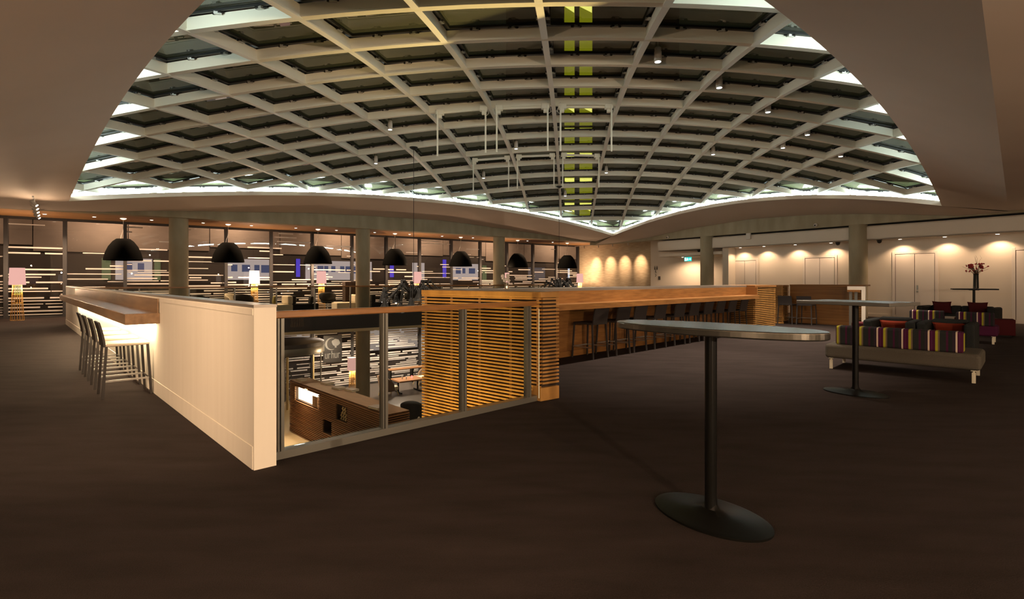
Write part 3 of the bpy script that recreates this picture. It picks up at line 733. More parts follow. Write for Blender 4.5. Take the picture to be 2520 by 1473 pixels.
for k, (px, lb) in enumerate(((2318, 'dark red cushion on the left of the tufted sofa'), (2406, 'dark red cushion on the right of the tufted sofa'))):
    r = (px-CX)/F; dd = 15.6-.55*k
    cushion(lb, (r*dd, dd, .58), math.radians(-50), .15, .46, .36, 'fabric_maroon')
# ------------------------------------------------------------------ pendants, downlights, floor lamps
pend_px = [303.5, 561.5, 782.5, 972, 1134, 1274, 1396]
def pendant(label, xy):
    t = thing('pendant_lamp', label, 'pendant lamp', (xy.x, xy.y, 0), 0, 'black dome pendant lamps')
    prof = [(.615, 2.13), (.605, 2.20), (.55, 2.42), (.46, 2.64), (.33, 2.83), (.22, 2.925), (.20, 2.93)]
    m = MB(); m.lathe(prof, 48, caps=False); m.lathe([(r-.012, z-.008) for r, z in prof][::-1], 48, caps=False)
    m.lathe([(.20, 2.93), (.0, 2.93)], 48, caps=False); m.lathe([(.603, 2.13), (.615, 2.13)], 48, caps=False)
    ob('shade', m, 'pendant_black', t, smooth=True)
    m = MB(); m.tube([(.0, 0, 3.68), (.0, 0, 3.4), (-.02, 0, 3.2), (-.08, 0, 3.05), (-.10, 0, 2.93)], .007, 6); ob('cable', m, 'fixture_white', t)
    m = MB(); m.tube([(.0, 0, 3.68), (.0, 0, 2.93)], .003, 5); ob('wire', m, 'steel', t)
    m = MB(); m.lathe([(.10, 3.695), (.10, 3.68), (.05, 3.65)], 20); ob('canopy', m, 'canopy_glow', t, smooth=True)
    return t
for j, px in enumerate(pend_px):
    p, d = onN(px, 24.6); lb = ORD[j]+' black dome pendant lamp from the left along the window wall'
    if j == 0: pd = pendant(lb, PN(p, 24.6))
    else: dup(pd, PN(p, 24.6), 0, lb)
dl_px = [110, 232, 373, 500, 619, 728, 828, 922, 1008, 1088, 1164, 1298, 1360]
def downlight(label, loc, power, group, spot=110):
    t = thing('downlight', label, 'ceiling light', loc, 0, group)
    m = MB(); m.lathe([(.075, .0), (.075, -.008), (.055, -.010)], 20); ob('trim_ring', m, 'fixture_white', t)
    m = MB(); m.lathe([(.050, -.011), (.050, -.013)], 16); ob('lens', m, 'lens', t)
    light('downlight_beam', 'SPOT', (0, 0, -.03), power, WARM, t, (0, 0, -2), spot, .5, .05)
    return t
for j, px in enumerate(dl_px):
    p, d = onN(px, 24.6); q = PN(p, 24.6); lb = ORD[j]+' small round downlight from the left in the wooden soffit by the windows'
    if j == 0: dl = downlight(lb, (q.x, q.y, 3.70), 60, 'soffit downlights', 140)
    else: dup(dl, (q.x, q.y, 3.70), 0, lb)
wl = [1822, 1880, 1957, 2045, 2215, 2325, 2455, 2640, 2900, 3300, 4000]
for j, px in enumerate(wl):
    n, d = onP(px, 22.45); q = PN(22.45, n); lb = ORD[j]+' downlight from the left under the white bulkhead over the doors'
    if j == 0: wd_ = downlight(lb, (q.x, q.y, 2.86), 11, 'bulkhead downlights', 130)
    else: dup(wd_, (q.x, q.y, 2.86), 0, lb)
n, d = onP(1680, 23.3); q = PN(23.3, n); downlight('downlight in the passage ceiling beside the exit sign', (q.x, q.y, 2.58), 40, 'passage downlight', 170)
def floor_lamp(label, xy, z, bright=False):
    t = thing('floor_lamp', label, 'floor lamp', (xy.x, xy.y, z), 0, 'floor lamps with pink shades')
    m = MB(); m.lathe([(.222, 1.22), (.198, 1.80)], 32, caps=False); ob('shade', m, 'shade_bright' if bright else 'shade_pink', t, smooth=True)
    m = MB(); m.lathe([(.19, 1.785), (.0, 1.785)], 24, caps=False); m.lathe([(.21, 1.24), (.0, 1.24)], 24, caps=False); ob('diffuser', m, 'shade_rim', t)
    m = MB()
    for k in range(16):
        a = 2*PI*k/16; m.tube([(.18*math.cos(a), .18*math.sin(a), .01), (.145*math.cos(a), .145*math.sin(a), .6), (.122*math.cos(a), .122*math.sin(a), 1.23)], .0055, 5)
    for z_, r_ in ((.012, .18), (.3, .162), (.6, .145), (.9, .134), (1.2, .123)):
        m.tube([(r_*math.cos(2*PI*k/24), r_*math.sin(2*PI*k/24), z_) for k in range(25)], .005, 5, caps=False)
    ob('wire_base', m, 'gold_wire', t)
    light('lamp_glow', 'POINT', (0, 0, 1.1), 8, WARM, t, radius=.02)
    light('lamp_glow', 'POINT', (0, 0, 1.95), 20, WARM, t, radius=.02)
    return t
fls = [(42.5, None, 'pink shaded floor lamp with gold wire base at far left by the window'), (626, 25.4, 'bright floor lamp right of the second black pendant'), (791, 25.0, 'pink shaded floor lamp below the third black pendant'),
       (1027, 24.3, 'pink shaded floor lamp behind the black lamp cluster'), (1244, 24.6, 'floor lamp half hidden by the column beside the orchid'), (1427, 24.9, 'pink shaded floor lamp at the stone wall corner')]
for px, n, lb in fls:
    if n is None: q = at(42.5, 788.5, 0)
    else: q = PN(onN(px, n)[0], n)
    floor_lamp(lb, q, 0, px == 626)
floor_lamp('floor lamp on the lower lobby floor beside the concrete column', PN(onN(867, 23.5)[0], 23.5), ZL)
# dome spotlights
spots = [(1619, 152), (1770, 216), (1890, 276), (1987, 332), (2069, 385), (1927, 364), (1755, 380), (960, 319), (925, 402), (1270, 366), (1190, 438), (1492, 425), (1391, 482)]
def dome_spot(label, q, pw):
    t = thing('spotlight', label, 'spotlight', q, 0, 'white cylinder spotlights under the skylight')
    m = MB(); m.lathe([(.055, 0), (.06, .01), (.06, .16), (.052, .165), (.052, .22), (.03, .25)], 20); ob('housing', m, 'fixture_white', t, smooth=True)
    m = MB(); m.tube([(0, 0, .24), (0, 0, .42)], .012, 8); ob('stem', m, 'fixture_white', t)
    m = MB(); m.lathe([(.0, -.004), (.048, -.004)], 20, caps=False); m.f = [f[::-1] for f in m.f]; ob('lens', m, 'lens_cool', t)
    light('spot_beam', 'SPOT', (0, 0, -.03), pw, WHITE, t, (0, 0, -3), 75, .8, .05)
    return t
names = ['nearest white spotlight under the skylight, high at centre right', 'second spotlight down the right hand diagonal of ribs', 'third spotlight down the right hand diagonal of ribs', 'fourth spotlight down the right hand diagonal of ribs', 'lowest spotlight on the right hand diagonal of ribs', 'spotlight left of the fourth on the right hand diagonal', 'spotlight high above the second grey column', 'upper of two spotlights on the left side of the skylight', 'lower of two spotlights on the left side of the skylight', 'spotlight between the two rows of hanging rails', 'small spotlight left of the far hanging rails', 'small spotlight right of the far hanging rails', 'smallest spotlight, close to the skylight far corner']
for j, (px, py) in enumerate(spots):
    q = hit(px, py, .02)
    if q is None: continue
    if j == 0: ds = dome_spot(names[j], q, 150)
    else: dup(ds, q, 0, names[j])
# hanging rails
rails = [((1083, 281), (1190, 271)), ((1228, 270), (1342, 266)), ((1384, 266), (1498, 266)), ((1169, 397), (1248, 391)), ((1277, 388), (1359, 385)), ((1388, 384), (1469, 386))]
rn = ['left hanging rail with two drop rods in the nearer row', 'middle hanging rail with two drop rods in the nearer row', 'right hanging rail with two drop rods in the nearer row', 'left hanging rail with two drop rods in the farther row', 'middle hanging rail with two drop rods in the farther row', 'right hanging rail with two drop rods in the farther row']
for (a, b), lb in zip(rails, rn):
    A, B = hit(*a, .06), hit(*b, .06); c = (A+B)/2; t = thing('hanging_rail', lb, 'hanging rail', c, 0, 'hanging rails under the skylight')
    A, B = A-c, B-c; m = MB(); m.bar(A+Vector((0, .05, .05)), B+Vector((0, .05, .05)), .05, .06); ob('crossbar', m, 'rib_paint', t)
    for s, o in ((A, -1), (B, 1)):
        m = MB(); m.box(s.x-.09, s.x+.09, s.y-.06, s.y+.06, s.z-.02, s.z+.10); m.box(s.x-.04, s.x+.04, s.y-.05, s.y+.05, s.z-.10, s.z-.02); ob('bracket', m, 'rib_paint', t, bevel=.01)
        x = s.x+o*.05
        m = MB(); m.tube([(x, s.y-.07, s.z+.05), (x, s.y-.07, s.z-1.0)], .020, 10); ob('rod', m, 'rib_paint', t)
        m = MB(); m.tube([(x, s.y-.05, s.z-.14)]+[(x+o*.07*math.sin(k/8*PI), s.y-.05, s.z-.14+.26*k/8-.06*math.sin(k/8*PI)) for k in range(9)], .006, 5); ob('cable', m, 'fixture_white', t)
# lamp clusters hung on thin cables
def cluster(label, q, zc, seed, group):
    t = thing('lamp_cluster', label, 'chandelier', (q.x, q.y, 0), 0, group); rnd = random.Random(seed)
    m = MB(); m.lathe([(.02, q.z-.08), (.11, q.z-.03), (.12, q.z)], 20); ob('ceiling_cup', m, 'black_matte', t, smooth=True)
    m = MB(); m.tube([(0, 0, q.z-.05), (0, 0, zc)], .008, 6); ob('cable', m, 'black_matte', t)
    m = MB(); m.ball((0, 0, zc), .16, 14); ob('hub', m, 'black_matte', t, smooth=True)
    for k in range(16):
        a = 2*PI*k/16+rnd.uniform(-.15, .15); r1 = rnd.uniform(.35, .52); r2 = rnd.uniform(.66, 1.0); z1 = zc+rnd.uniform(.12, .34); z2 = zc+rnd.uniform(-.42, .02)
        e = Vector((math.cos(a)*r1, math.sin(a)*r1, z1)); s = Vector((math.cos(a)*r2, math.sin(a)*r2, z2)); sd = Vector((-math.sin(a), math.cos(a), 0))*.025
        m = MB(); b = Vector((math.cos(a)*.12, math.sin(a)*.12, zc))
        for o in (sd, -sd): m.tube([b+o, e+o], .014, 6); m.tube([e+o, s+o], .014, 6)
        m.ball(e, .05, 8); arm = ob('lamp_arm', m, 'black_matte', t, smooth=True)
        m = MB(); m.lathe([(.035, .10), (.055, .07), (.065, .0), (.11, -.10), (.125, -.13)], 20, caps=False); m.v = [(x+s.x, y+s.y, z+s.z) for x, y, z in m.v]; m.ball((s.x, s.y, s.z+.10), .036, 8); sh_ = ob('lamp_shade', m, 'black_matte', arm, smooth=True)
        if k % 3 == 0:
            m = MB(); m.ball((s.x, s.y, s.z-.105), .04, 10); ob('bulb', m, 'bulb', arm, smooth=True)
A = hit(1018, 362, .05); cluster('black chandelier of angled desk lamps left of the slatted pillar', A, 1.02, 5, 'black desk lamp chandeliers')
A = hit(1376, 458, .05); cluster('black chandelier of angled desk lamps over the bar, nearer the stone wall', A, 1.12, 9, 'black desk lamp chandeliers')
# track light on the left
q = Vector((-14.3, 15.9)); 
tr = thing('track_light', 'white track of spotlights on the ceiling above the far left floor lamp', 'track light', (0, 0, 0))
ta, tbb = at(100, 505, 3.40), at(90, 545, 3.36)
ta, tbb = Vector((-11.9, 13.1, 3.46)), Vector((-15.3, 17.0, 3.46))
m = MB(); m.bar(ta, tbb, .035, .03); ob('track', m, 'fixture_white', tr)
for k in range(5):
    s = ta.lerp(tbb, .15+.18*k); m = MB(); dv = Vector((.6, .2, -.6)).normalized(); m.tube([s-Vector((0, 0, .08))-dv*.08, s-Vector((0, 0, .08))+dv*.09], .04, 12); m.tube([s, s-Vector((0, 0, .08))], .012, 6); hd = ob('spot_head', m, 'fixture_white', tr, smooth=True)
    e = s-Vector((0, 0, .08))+dv*.092; m = MB(); m.tube([e, e+dv*.004], .034, 12); ob('lens', m, 'lens', hd)
light('track_beam', 'SPOT', ta.lerp(tbb, .5)-Vector((0, 0, .15)), 50, WARM, tr, (-8.5, 10.5, .6), 110, .8, .1)
# stone wall wash: four small track heads
sw = thing('track_light', 'white track with four spotlights washing the stone wall', 'track light', (0, 0, 0))
a, b = PN(23.35, 25.2), PN(23.35, sp0+.1)
m = MB(); m.bar((a.x, a.y, 3.56), (b.x, b.y, 3.56), .04, .03); ob('track', m, 'fixture_white', sw)
for px, zt in ((1468, 2.7), (1503, 2.72), (1538, 2.66), (1577, 2.68)):
    n, d = onP(px, 24.47); s = PN(23.35, n); tg = PN(24.47, n)
    m = MB(); m.tube([(s.x, s.y, 3.55), (s.x+.03, s.y+.02, 3.40)], .035, 10); hd = ob('spot_head', m, 'fixture_white', sw, smooth=True)
    light('wall_beam', 'SPOT', (s.x+.04, s.y+.02, 3.38), 62, WARM, hd, (tg.x, tg.y, 2.30), 46, 1.0, .05)
# unseen recessed downlights (behind and beside the camera), added to light half wall and carpet
fz = [(-4.3, 1.4, -3.4, 5.2, 1.0, 165), (-6.6, 4.0, -5.8, 7.6, 1.0, 92), (-9.2, 6.9, -8.6, 10.2, 1.0, 60), (-12.3, 9.9, -12.0, 13.0, 0, 22), (1.6, .2, -1.8, 3.9, .7, 75), (-1.8, -1.6, -1.2, 2.0, 0, 40), (6.5, 1.4, 4.5, 4.6, 0, 30), (10.2, 5.2, 9.0, 7.0, 0, 26), (14.0, 9.0, 12.5, 10.5, 0, 22), (-7.5, -1.5, -6.5, 2, 0, 40)]
side = {0: 'left side', 1: 'left side', 2: 'left side', 3: 'far left corner', 4: 'above the camera', 5: 'behind the camera', 6: 'right side', 7: 'right side', 8: 'far right corner', 9: 'back left corner'}
for j, (x, y, tx, ty, tz, pw) in enumerate(fz):
    t = thing('downlight', 'unseen recessed downlight in the flat plaster ceiling, %s, %s of the row' % (side[j], ORD[j]), 'ceiling light', (x, y, 3.5), 0, 'ceiling downlights')
    m = MB(); m.lathe([(.075, .0), (.075, -.008), (.055, -.010)], 20); ob('trim_ring', m, 'fixture_white', t)
    m = MB(); m.lathe([(.050, -.011), (.050, -.013)], 16); ob('lens', m, 'lens', t)
    light('downlight_beam', 'SPOT', (0, 0, -.03), pw, WARM, t, (tx-x, ty-y, tz-3.5), 66, 1.0, .06)
for x, y, lb, pw in ((-3.2, -2.6, 'added unseen floor lamp behind the camera on the left', 26), (2.6, -3.2, 'added unseen floor lamp behind the camera on the right', 100), (9.5, -1.0, 'added unseen floor lamp far right, outside the view', 100)):
    fl_ = floor_lamp(lb, Vector((x, y, 0)), 0, True)
    light('lamp_glow', 'POINT', (0, 0, 1.95), pw, (1, .74, .50), fl_, radius=.05)  # unseen extra lamps, added to throw light up at the ceiling and ribs
# ------------------------------------------------------------------ far lounge furniture
def on(px, n, z=0): q = PN(onN(px, n)[0], n); return Vector((q.x, q.y, z))
def shell_chair(label, loc, rz, m_):
    t = thing('swivel_chair', label, 'chair', loc, rz, 'swivel shell chairs')   # faces local +x
    m = MB(); n = 12; rows = []
    for a in range(7):
        s = a/6; row = []
        for b in range(n+1):
            th = PI*(.40+1.2*b/n); hgt = .42+.42*s*(1-.45*abs(2*b/n-1)**2.2); rad = .22+.14*math.sin(min(1, s*1.2)*PI/2)
            row.append(m.p((rad*math.cos(th)*.95-.02, rad*math.sin(th)*1.02, hgt)))
        rows.append(row)
    for r0, r1 in zip(rows, rows[1:]):
        for b in range(n): m.face([r0[b], r0[b+1], r1[b+1], r1[b]])
    o = ob('shell', m, m_, t, smooth=True); sd = o.modifiers.new('thick', 'SOLIDIFY'); sd.thickness = .05
    m = MB(); m.lathe([(.20, .36), (.27, .40), (.28, .44), (.24, .47)], 24); ob('seat', m, m_, t, smooth=True)
    m = MB(); m.tube([(0, 0, .05), (0, 0, .37)], .03, 10)
    for k in range(4): a = PI/4+PI/2*k; m.bar((0, 0, .06), (.28*math.cos(a), .28*math.sin(a), .02), .04, .025)
    ob('pedestal', m, 'steel', t); return t
s0 = on(600, 23.0); shell_chair('black shell chair in front of the bright floor lamp', s0, PI*.55, 'black_matte')
shell_chair('cream shell chair left of the black one by the bright floor lamp', on(576, 24.3), -.3, 'fabric_cream')
shell_chair('black swivel shell chair under the third pendant lamp', on(806, 24.0), PI*.6, 'black_matte')
shell_chair('dark shell chair behind the lamp cluster, left one', on(978, 24.5), PI*.75, 'black_matte')
shell_chair('dark shell chair behind the lamp cluster, right one', on(1014, 23.6), PI*.6, 'black_matte')
shell_chair('pale shell chair half hidden behind the left column rail', on(345, 24.2), PI*.4, 'fabric_cream')
shell_chair('dark shell chair just left of the leftmost round column foot', on(498, 23.0), PI*.4, 'black_matte')
def block_sofa(label, loc, rz, wd, m_, back=True, group='low block sofas'):
    t = thing('lounge_sofa', label, 'sofa', loc, rz, group)
    m = MB(); m.box(-wd/2, wd/2, -.4, .4, .08, .40); ob('seat', m, m_, t, bevel=.04, seg=3)
    m = MB(); m.box(wd/2-.2, wd/2, -.4, .4, .40, .74); ob('backrest', m, m_, t, bevel=.05, seg=3)
    m = MB(); m.box(-wd/2+.06, wd/2-.06, -.34, .34, 0, .08); ob('plinth', m, 'black_matte', t); return t
block_sofa('cream and olive sofa end with a round cushion below the second pendant', on(688, 22.9), AP+.1, .8, 'fabric_cream')
block_sofa('black sofa beside the olive sofa, seen through the far balustrade', on(745, 23.2), AP+PI, 1.1, 'fabric_charcoal')
block_sofa('cream sofa left of the concrete column over the lobby', on(850, 23.3), AP, 1.0, 'fabric_cream')
block_sofa('dark sofa right of the concrete column over the lobby', on(930, 22.9), AP+PI, .9, 'fabric_charcoal')
cushion('olive cushion leaning on the cream sofa end', on(676, 22.9, .58), AP+PI/2, .15, .42, .36, 'fabric_olive', 'lounge cushions')
cushion('dark cushion on the black lounge sofa', on(765, 22.95, .55), AP+PI/2, .15, .42, .34, 'fabric_charcoal', 'lounge cushions')
wt = thing('round_table', 'small pale round table by the leftmost pendant', 'table', on(290, 23.2))
m = MB(); m.lathe([(.35, .70), (.35, .73)], 28); ob('tabletop', m, 'fixture_white', wt)
m = MB(); m.lathe([(.22, 0), (.22, .02), (.03, .04), (.03, .70)], 20); ob('pedestal', m, 'steel', wt)
sd = thing('slatted_cabinet', 'small brown slatted cabinet left of the middle concrete column', 'cabinet', on(872, 24.6), AP)
m = MB(); slats(m, (-.5, -.2), (.5, -.2), .05, 1.3, (0, -1), .055, .03); ob('slat_face', m, 'desk_wood', sd)
m = MB(); m.box(-.5, .5, -.19, .2, 0, 1.3); ob('body', m, 'dark_backing', sd)
oq = UV(7.5, 6.05)
r = (1247-CX)/F; 
oc = thing('orchid_plant', 'white orchid in a small glass vase standing on the bar top', 'plant', (r*8.35, 8.35, 1.245))
m = MB(); m.lathe([(.03, 0), (.035, .0), (.028, .08), (.034, .10)], 14); ob('vase', m, 'chrome', oc, smooth=True)
m = MB(); m.tube([(0, 0, .02), (-.02, 0, .1), (-.04, 0, .16)], .004, 5); m.tube([(0, 0, .02), (.02, 0, .1), (.02, .01, .17)], .004, 5); ob('stem', m, 'leaf', oc)
m = MB(); rnd = random.Random(2)
for cx_, cz in ((-.055, .17), (-.03, .13), (.02, .18), (.03, .13), (-.0, .15), (-.065, .20), (.015, .21)):
    for k in range(5):
        a = 2*PI*k/5; e = Vector((math.cos(a)*.032, 0, math.sin(a)*.032)); s = Vector((-math.sin(a)*.016, 0, math.cos(a)*.016)); c = Vector((cx_, rnd.uniform(-.03, .03), cz))
        m.quad(c, c+e*.6+s+Vector((0, -.006, 0)), c+e+Vector((0, -.012, 0)), c+e*.6-s+Vector((0, -.006, 0)))
ob('blossoms', m, 'orchid', oc)
# ------------------------------------------------------------------ signs and small fittings
ex = thing('exit_sign', 'green lit exit sign hanging in the white passage', 'sign', (0, 0, 0))
n, d = onP(1693, 22.9); q = PN(22.9, n); ex.location = (q.x, q.y, 2.44); ex.rotation_euler[2] = AP
m = MB(); m.box(-.02, .02, -.42, .42, -.16, .16); ex.scale = (.42, .5, .62); ob('panel', m, 'exit_teal', ex)
m = MB(); m.tube([(0, -.3, .16), (0, -.3, .30)], .01, 6); m.tube([(0, .3, .16), (0, .3, .30)], .01, 6); ob('hanger', m, 'fixture_white', ex)
m = MB(); X = -.025
def sg(pts): m.face([m.p((X, -y, z)) for y, z in pts])
sg([(-.36, -.12), (-.20, -.12), (-.20, .12), (-.36, .12)])                                # door
sg([(.12, -.02), (.26, -.02), (.26, -.09), (.38, .0), (.26, .09), (.26, .02), (.12, .02)])  # arrow
sg([(-.08, .06), (-.03, .06), (-.03, .12), (-.08, .12)]); sg([(-.12, -.02), (-.02, -.01), (.0, .05), (-.09, .05)])
sg([(-.12, -.02), (-.17, -.12), (-.12, -.12), (-.06, -.02)]); sg([(-.02, -.01), (.05, -.06), (.03, -.12), (.0, -.08), (-.06, -.03)])
sg([(-.0, .05), (.07, .0), (.05, -.02), (-.01, .02)])
ob('pictogram', m, 'exit_white', ex)
ic = thing('restroom_sign', 'dark restroom symbols and arrow on the white passage wall', 'sign', (0, 0, 0))
n, d = onP(1614, 24.3); q = PN(24.29, n); ic.location = (q.x, q.y, 0); ic.rotation_euler[2] = AP
for nm, dy, dz in (('man_symbol', .06, 2.07), ('woman_symbol', -.09, 2.07)):
    m = MB(); m.box(-.012, 0, dy-.035, dy+.035, dz-.10, dz+.05); m.box(-.012, 0, dy-.022, dy+.022, dz+.065, dz+.11); ob(nm, m, 'icon_dark', ic)
m = MB(); m.box(-.012, 0, -.01, .025, 1.82, 1.95); m.box(-.012, 0, -.06, .0, 1.80, 1.83); m.box(-.012, 0, -.01, .03, 1.97, 2.0); ob('wheelchair_symbol', m, 'icon_dark', ic)
m = MB(); m.bar((-.006, .03, 1.74), (-.006, -.04, 1.66), .02, .012); m.bar((-.006, -.04, 1.66), (-.006, .03, 1.58), .02, .012); ob('arrow', m, 'icon_dark', ic)
n, d = onP(1623, 24.3); q = PN(24.28, n)
m = MB(); m.box(-.015, .015, -.07, .07, -.10, .10); tag(ob('switch_plate', m, 'icon_dark', loc=(q.x, q.y, 1.50), rz=AP), 'small dark switch plate below the restroom symbols', 'switch')
for px, py, plane, lb in ((2008, 554, 21.83, 'small round white camera on the concrete beam between the two right columns'), (1644, 583.5, 21.83, 'small round white camera on the concrete beam above the passage')):
    n, d = onP(px, plane); q = PN(plane, n); t = thing('ceiling_camera', lb, 'camera', (q.x, q.y, H+(HY-py)*d/F), AP, 'beam cameras')
    m = MB(); m.ball((-.03, 0, 0), .075, 14); ob('housing', m, 'fixture_white', t, smooth=True)
    m = MB(); m.ball((-.09, 0, -.01), .032, 10); ob('lens', m, 'black_matte', t, smooth=True)
for px, py, lb in ((2164, 595, 'black dome camera under the bulkhead right of the rightmost column'), (1720, 619, 'black dome camera at the passage bulkhead beside the column'), (2062, 598, 'black dome camera under the bulkhead left of the rightmost column')):
    n, d = onP(px, 22.3); q = PN(22.3, n); m = MB(); m.ball((0, 0, 0), .075, 14); m.lathe([(.09, .03), (.09, .055)], 16)
    tag(ob('dome_camera', m, 'black_matte', smooth=True, loc=(q.x, q.y, 2.805)), lb, 'camera', 'dome cameras')
n, d = onP(1843, 21.93); q = PN(21.9, n); m = MB(); m.box(-.04, .04, -.10, .10, -.13, .13)
tag(ob('sensor_box', m, 'fixture_white', loc=(q.x, q.y, 3.30), rz=AP, bevel=.01), 'small grey box on the white bulkhead between the grey columns', 'sensor')
# ------------------------------------------------------------------ lower lobby
dk = thing('reception_desk', 'tall slatted reception counter with lit niche on the lower floor', 'desk', (*UV(7.12, 12.12), ZL), AU)
DH = 1.8; L_ = 6.6
m = MB(); m.box(0, .64, 0, L_, DH-.05, DH); ob('worktop', m, 'desk_wood', dk)
holes = [(4.28, 6.12, DH-.60, DH-.16), (2.28, 2.98, DH-.68, DH-.26), (3.3, 3.9, .55, .95)]
m = MB(); z = DH-.06
while z > .02:
    z0 = z-.026; ys = [0, L_]
    for a, b, c, d in holes:
        if z0 < d and z > c: ys += [a, b]
    ys.sort()
    for a, b in zip(ys[::2], ys[1::2]): m.box(-.02, .02, a, b, z0, z)
    m.box(.0, .64, -.02, .02, z0, z); m.box(.0, .64, L_-.02, L_+.02, z0, z)
    z -= .058
ob('slat_face', m, 'desk_slat', dk)
m = MB(); m.box(.30, .62, .04, L_-.04, 0, DH-.05); ys = 0
for a, b, c, d in ((0.04, 2.28, 0, 0), (2.98, 3.3, 0, 0), (3.9, 4.28, 0, 0), (6.12, L_-.04, 0, 0)): m.box(.025, .30, a, b, 0, DH-.05)
m.box(.025, .30, 2.28, 2.98, 0, DH-.68); m.box(.025, .30, 2.28, 2.98, DH-.26, DH-.05); m.box(.025, .30, 4.28, 6.12, 0, DH-.60); m.box(.025, .30, 4.28, 6.12, DH-.16, DH-.05); m.box(.025, .30, 3.3, 3.9, 0, .55); m.box(.025, .3, 3.3, 3.9, .95, DH-.05)
ob('body', m, 'dark_backing', dk)
m = MB(); m.box(.10, .12, 4.3, 6.1, DH-.59, DH-.17); ob('lit_niche', m, 'niche_glow', dk)
light('niche_light', 'AREA', (.15, 5.2, DH-.20), 14, WARM, dk, (-.6, 5.2, DH-1.6), size=(.2, 1.6))
m = MB(); m.box(-.05, .04, -.18, .18, 0, .34); q = UV(7.12+.05, 12.12+4.55)
tag(ob('niche_box', m, 'shelf_wood', loc=(q.x, q.y, ZL+DH-.60), rz=AU), 'small brown box standing in the lit niche of the reception counter', 'box')
og = thing('carved_ornament', 'golden carved ornaments standing in the dark niche of the counter', 'ornament', (*UV(7.12+.06, 12.12+2.45), ZL+DH-.68), AU)
for row, cnt, zb in ((0, 3, .01), (1, 2, .22)):
    for k in range(cnt):
        m = MB(); pts = []
        for j in range(9): pts.append((0, .04+k*.14+row*.05+(.045 if j % 4 == 1 else -.035 if j % 4 == 3 else 0), zb+.20*j/8))
        m.tube(pts, .026, 8); ob('figure', m, 'ornament', og, smooth=True)
bks = [(717+25, 935.5, 0.36), (806, 944, 0.42), (834, 956, 0.42), (866, 961, 0.40), (928, 1004, .42)]
lbs = ['small book at the far left end of the reception counter', 'closed book on the counter above the lit niche', 'thick book, third from the left on the reception counter', 'dark book on the counter below the floor lamp', 'book nearest the near end of the reception counter']
for (px, py, s), lb in zip(bks, lbs):
    q = at(px, py, ZL+DH); t = thing('book', lb, 'book', (q.x, q.y, ZL+DH), AU+.15, 'books on the reception counter')
    m = MB(); m.box(-s*.33, s*.33, -s/2+.01, s/2-.01, .008, .05); ob('pages', m, 'paper', t)
    m = MB(); m.box(-s*.35, s*.35, -s/2, s/2, .05, .058); m.box(-s*.35, s*.35, -s/2, s/2, 0, .008); ob('cover', m, 'book_cover', t)
# revolving door
rq = PN(onN(700, 24.3)[0], 24.3)
rv = thing('revolving_door', 'drum shaped revolving entrance door on the lower floor by the glass wall', 'door', (rq.x, rq.y, ZL))
m = MB(); m.lathe([(1.62, 2.15), (1.62, 2.62), (1.58, 2.64), (.0, 2.64)], 64, caps=False); m.lathe([(1.55, 2.15), (.0, 2.15)], 48, caps=False); ob('canopy', m, 'fascia_dark', rv, smooth=True)
m = MB(); m.lathe([(1.625, 2.15), (1.63, 2.16), (1.63, 2.44), (1.625, 2.45)], 64, caps=False); ob('fascia_ring', m, 'post_metal', rv, smooth=True)
for s in (0, 1):
    m = MB(); prev = None
    for k in range(25):
        a = (.35+s)*PI+k/24*.95*1.0+(.0); c = (1.58*math.cos(a), 1.58*math.sin(a))
        cur = (m.p((*c, .02)), m.p((*c, 2.15)))
        if prev: m.face([prev[0], cur[0], cur[1], prev[1]])
        prev = cur
    ob('curved_glass', m, 'window_glass', rv, smooth=True)
    for a in ((.35+s)*PI, (.35+s)*PI+.95): m = MB(); m.tube([(1.58*math.cos(a), 1.58*math.sin(a), 0), (1.58*math.cos(a), 1.58*math.sin(a), 2.15)], .05, 8); ob('jamb', m, 'ornament', rv)
for k in range(3):
    a = .5+2*PI/3*k; m = MB(); m.bar((.1*math.cos(a), .1*math.sin(a), 1.06), (1.5*math.cos(a), 1.5*math.sin(a), 1.06), .02, 2.1); wg = ob('wing', m, 'window_glass', rv)
    m = MB(); m.tube([(1.5*math.cos(a), 1.5*math.sin(a), 0.02), (1.5*math.cos(a), 1.5*math.sin(a), 2.14)], .03, 6); m.tube([(0, 0, 0.02), (0, 0, 2.14)], .05, 8); ob('wing_frame', m, 'post_metal', wg)
for dx, r0 in ((-.35, .26), (.35, .26)):
    a = -PI*.42+dx*.5; m = MB(); c = Vector((math.cos(a)*1.2, math.sin(a)*1.2, 1.35)); X = Vector((-math.sin(a), math.cos(a), 0)); Zv = Vector((0, 0, 1))
    for k in range(28):
        t0, t1 = 2*PI*k/28, 2*PI*(k+1)/28
        m.quad(c+(X*math.cos(t0)+Zv*math.sin(t0))*r0, c+(X*math.cos(t1)+Zv*math.sin(t1))*r0, c+(X*math.cos(t1)+Zv*math.sin(t1))*(r0-.05), c+(X*math.cos(t0)+Zv*math.sin(t0))*(r0-.05))
    ob('ring_emblem', m, 'logo_white', rv)
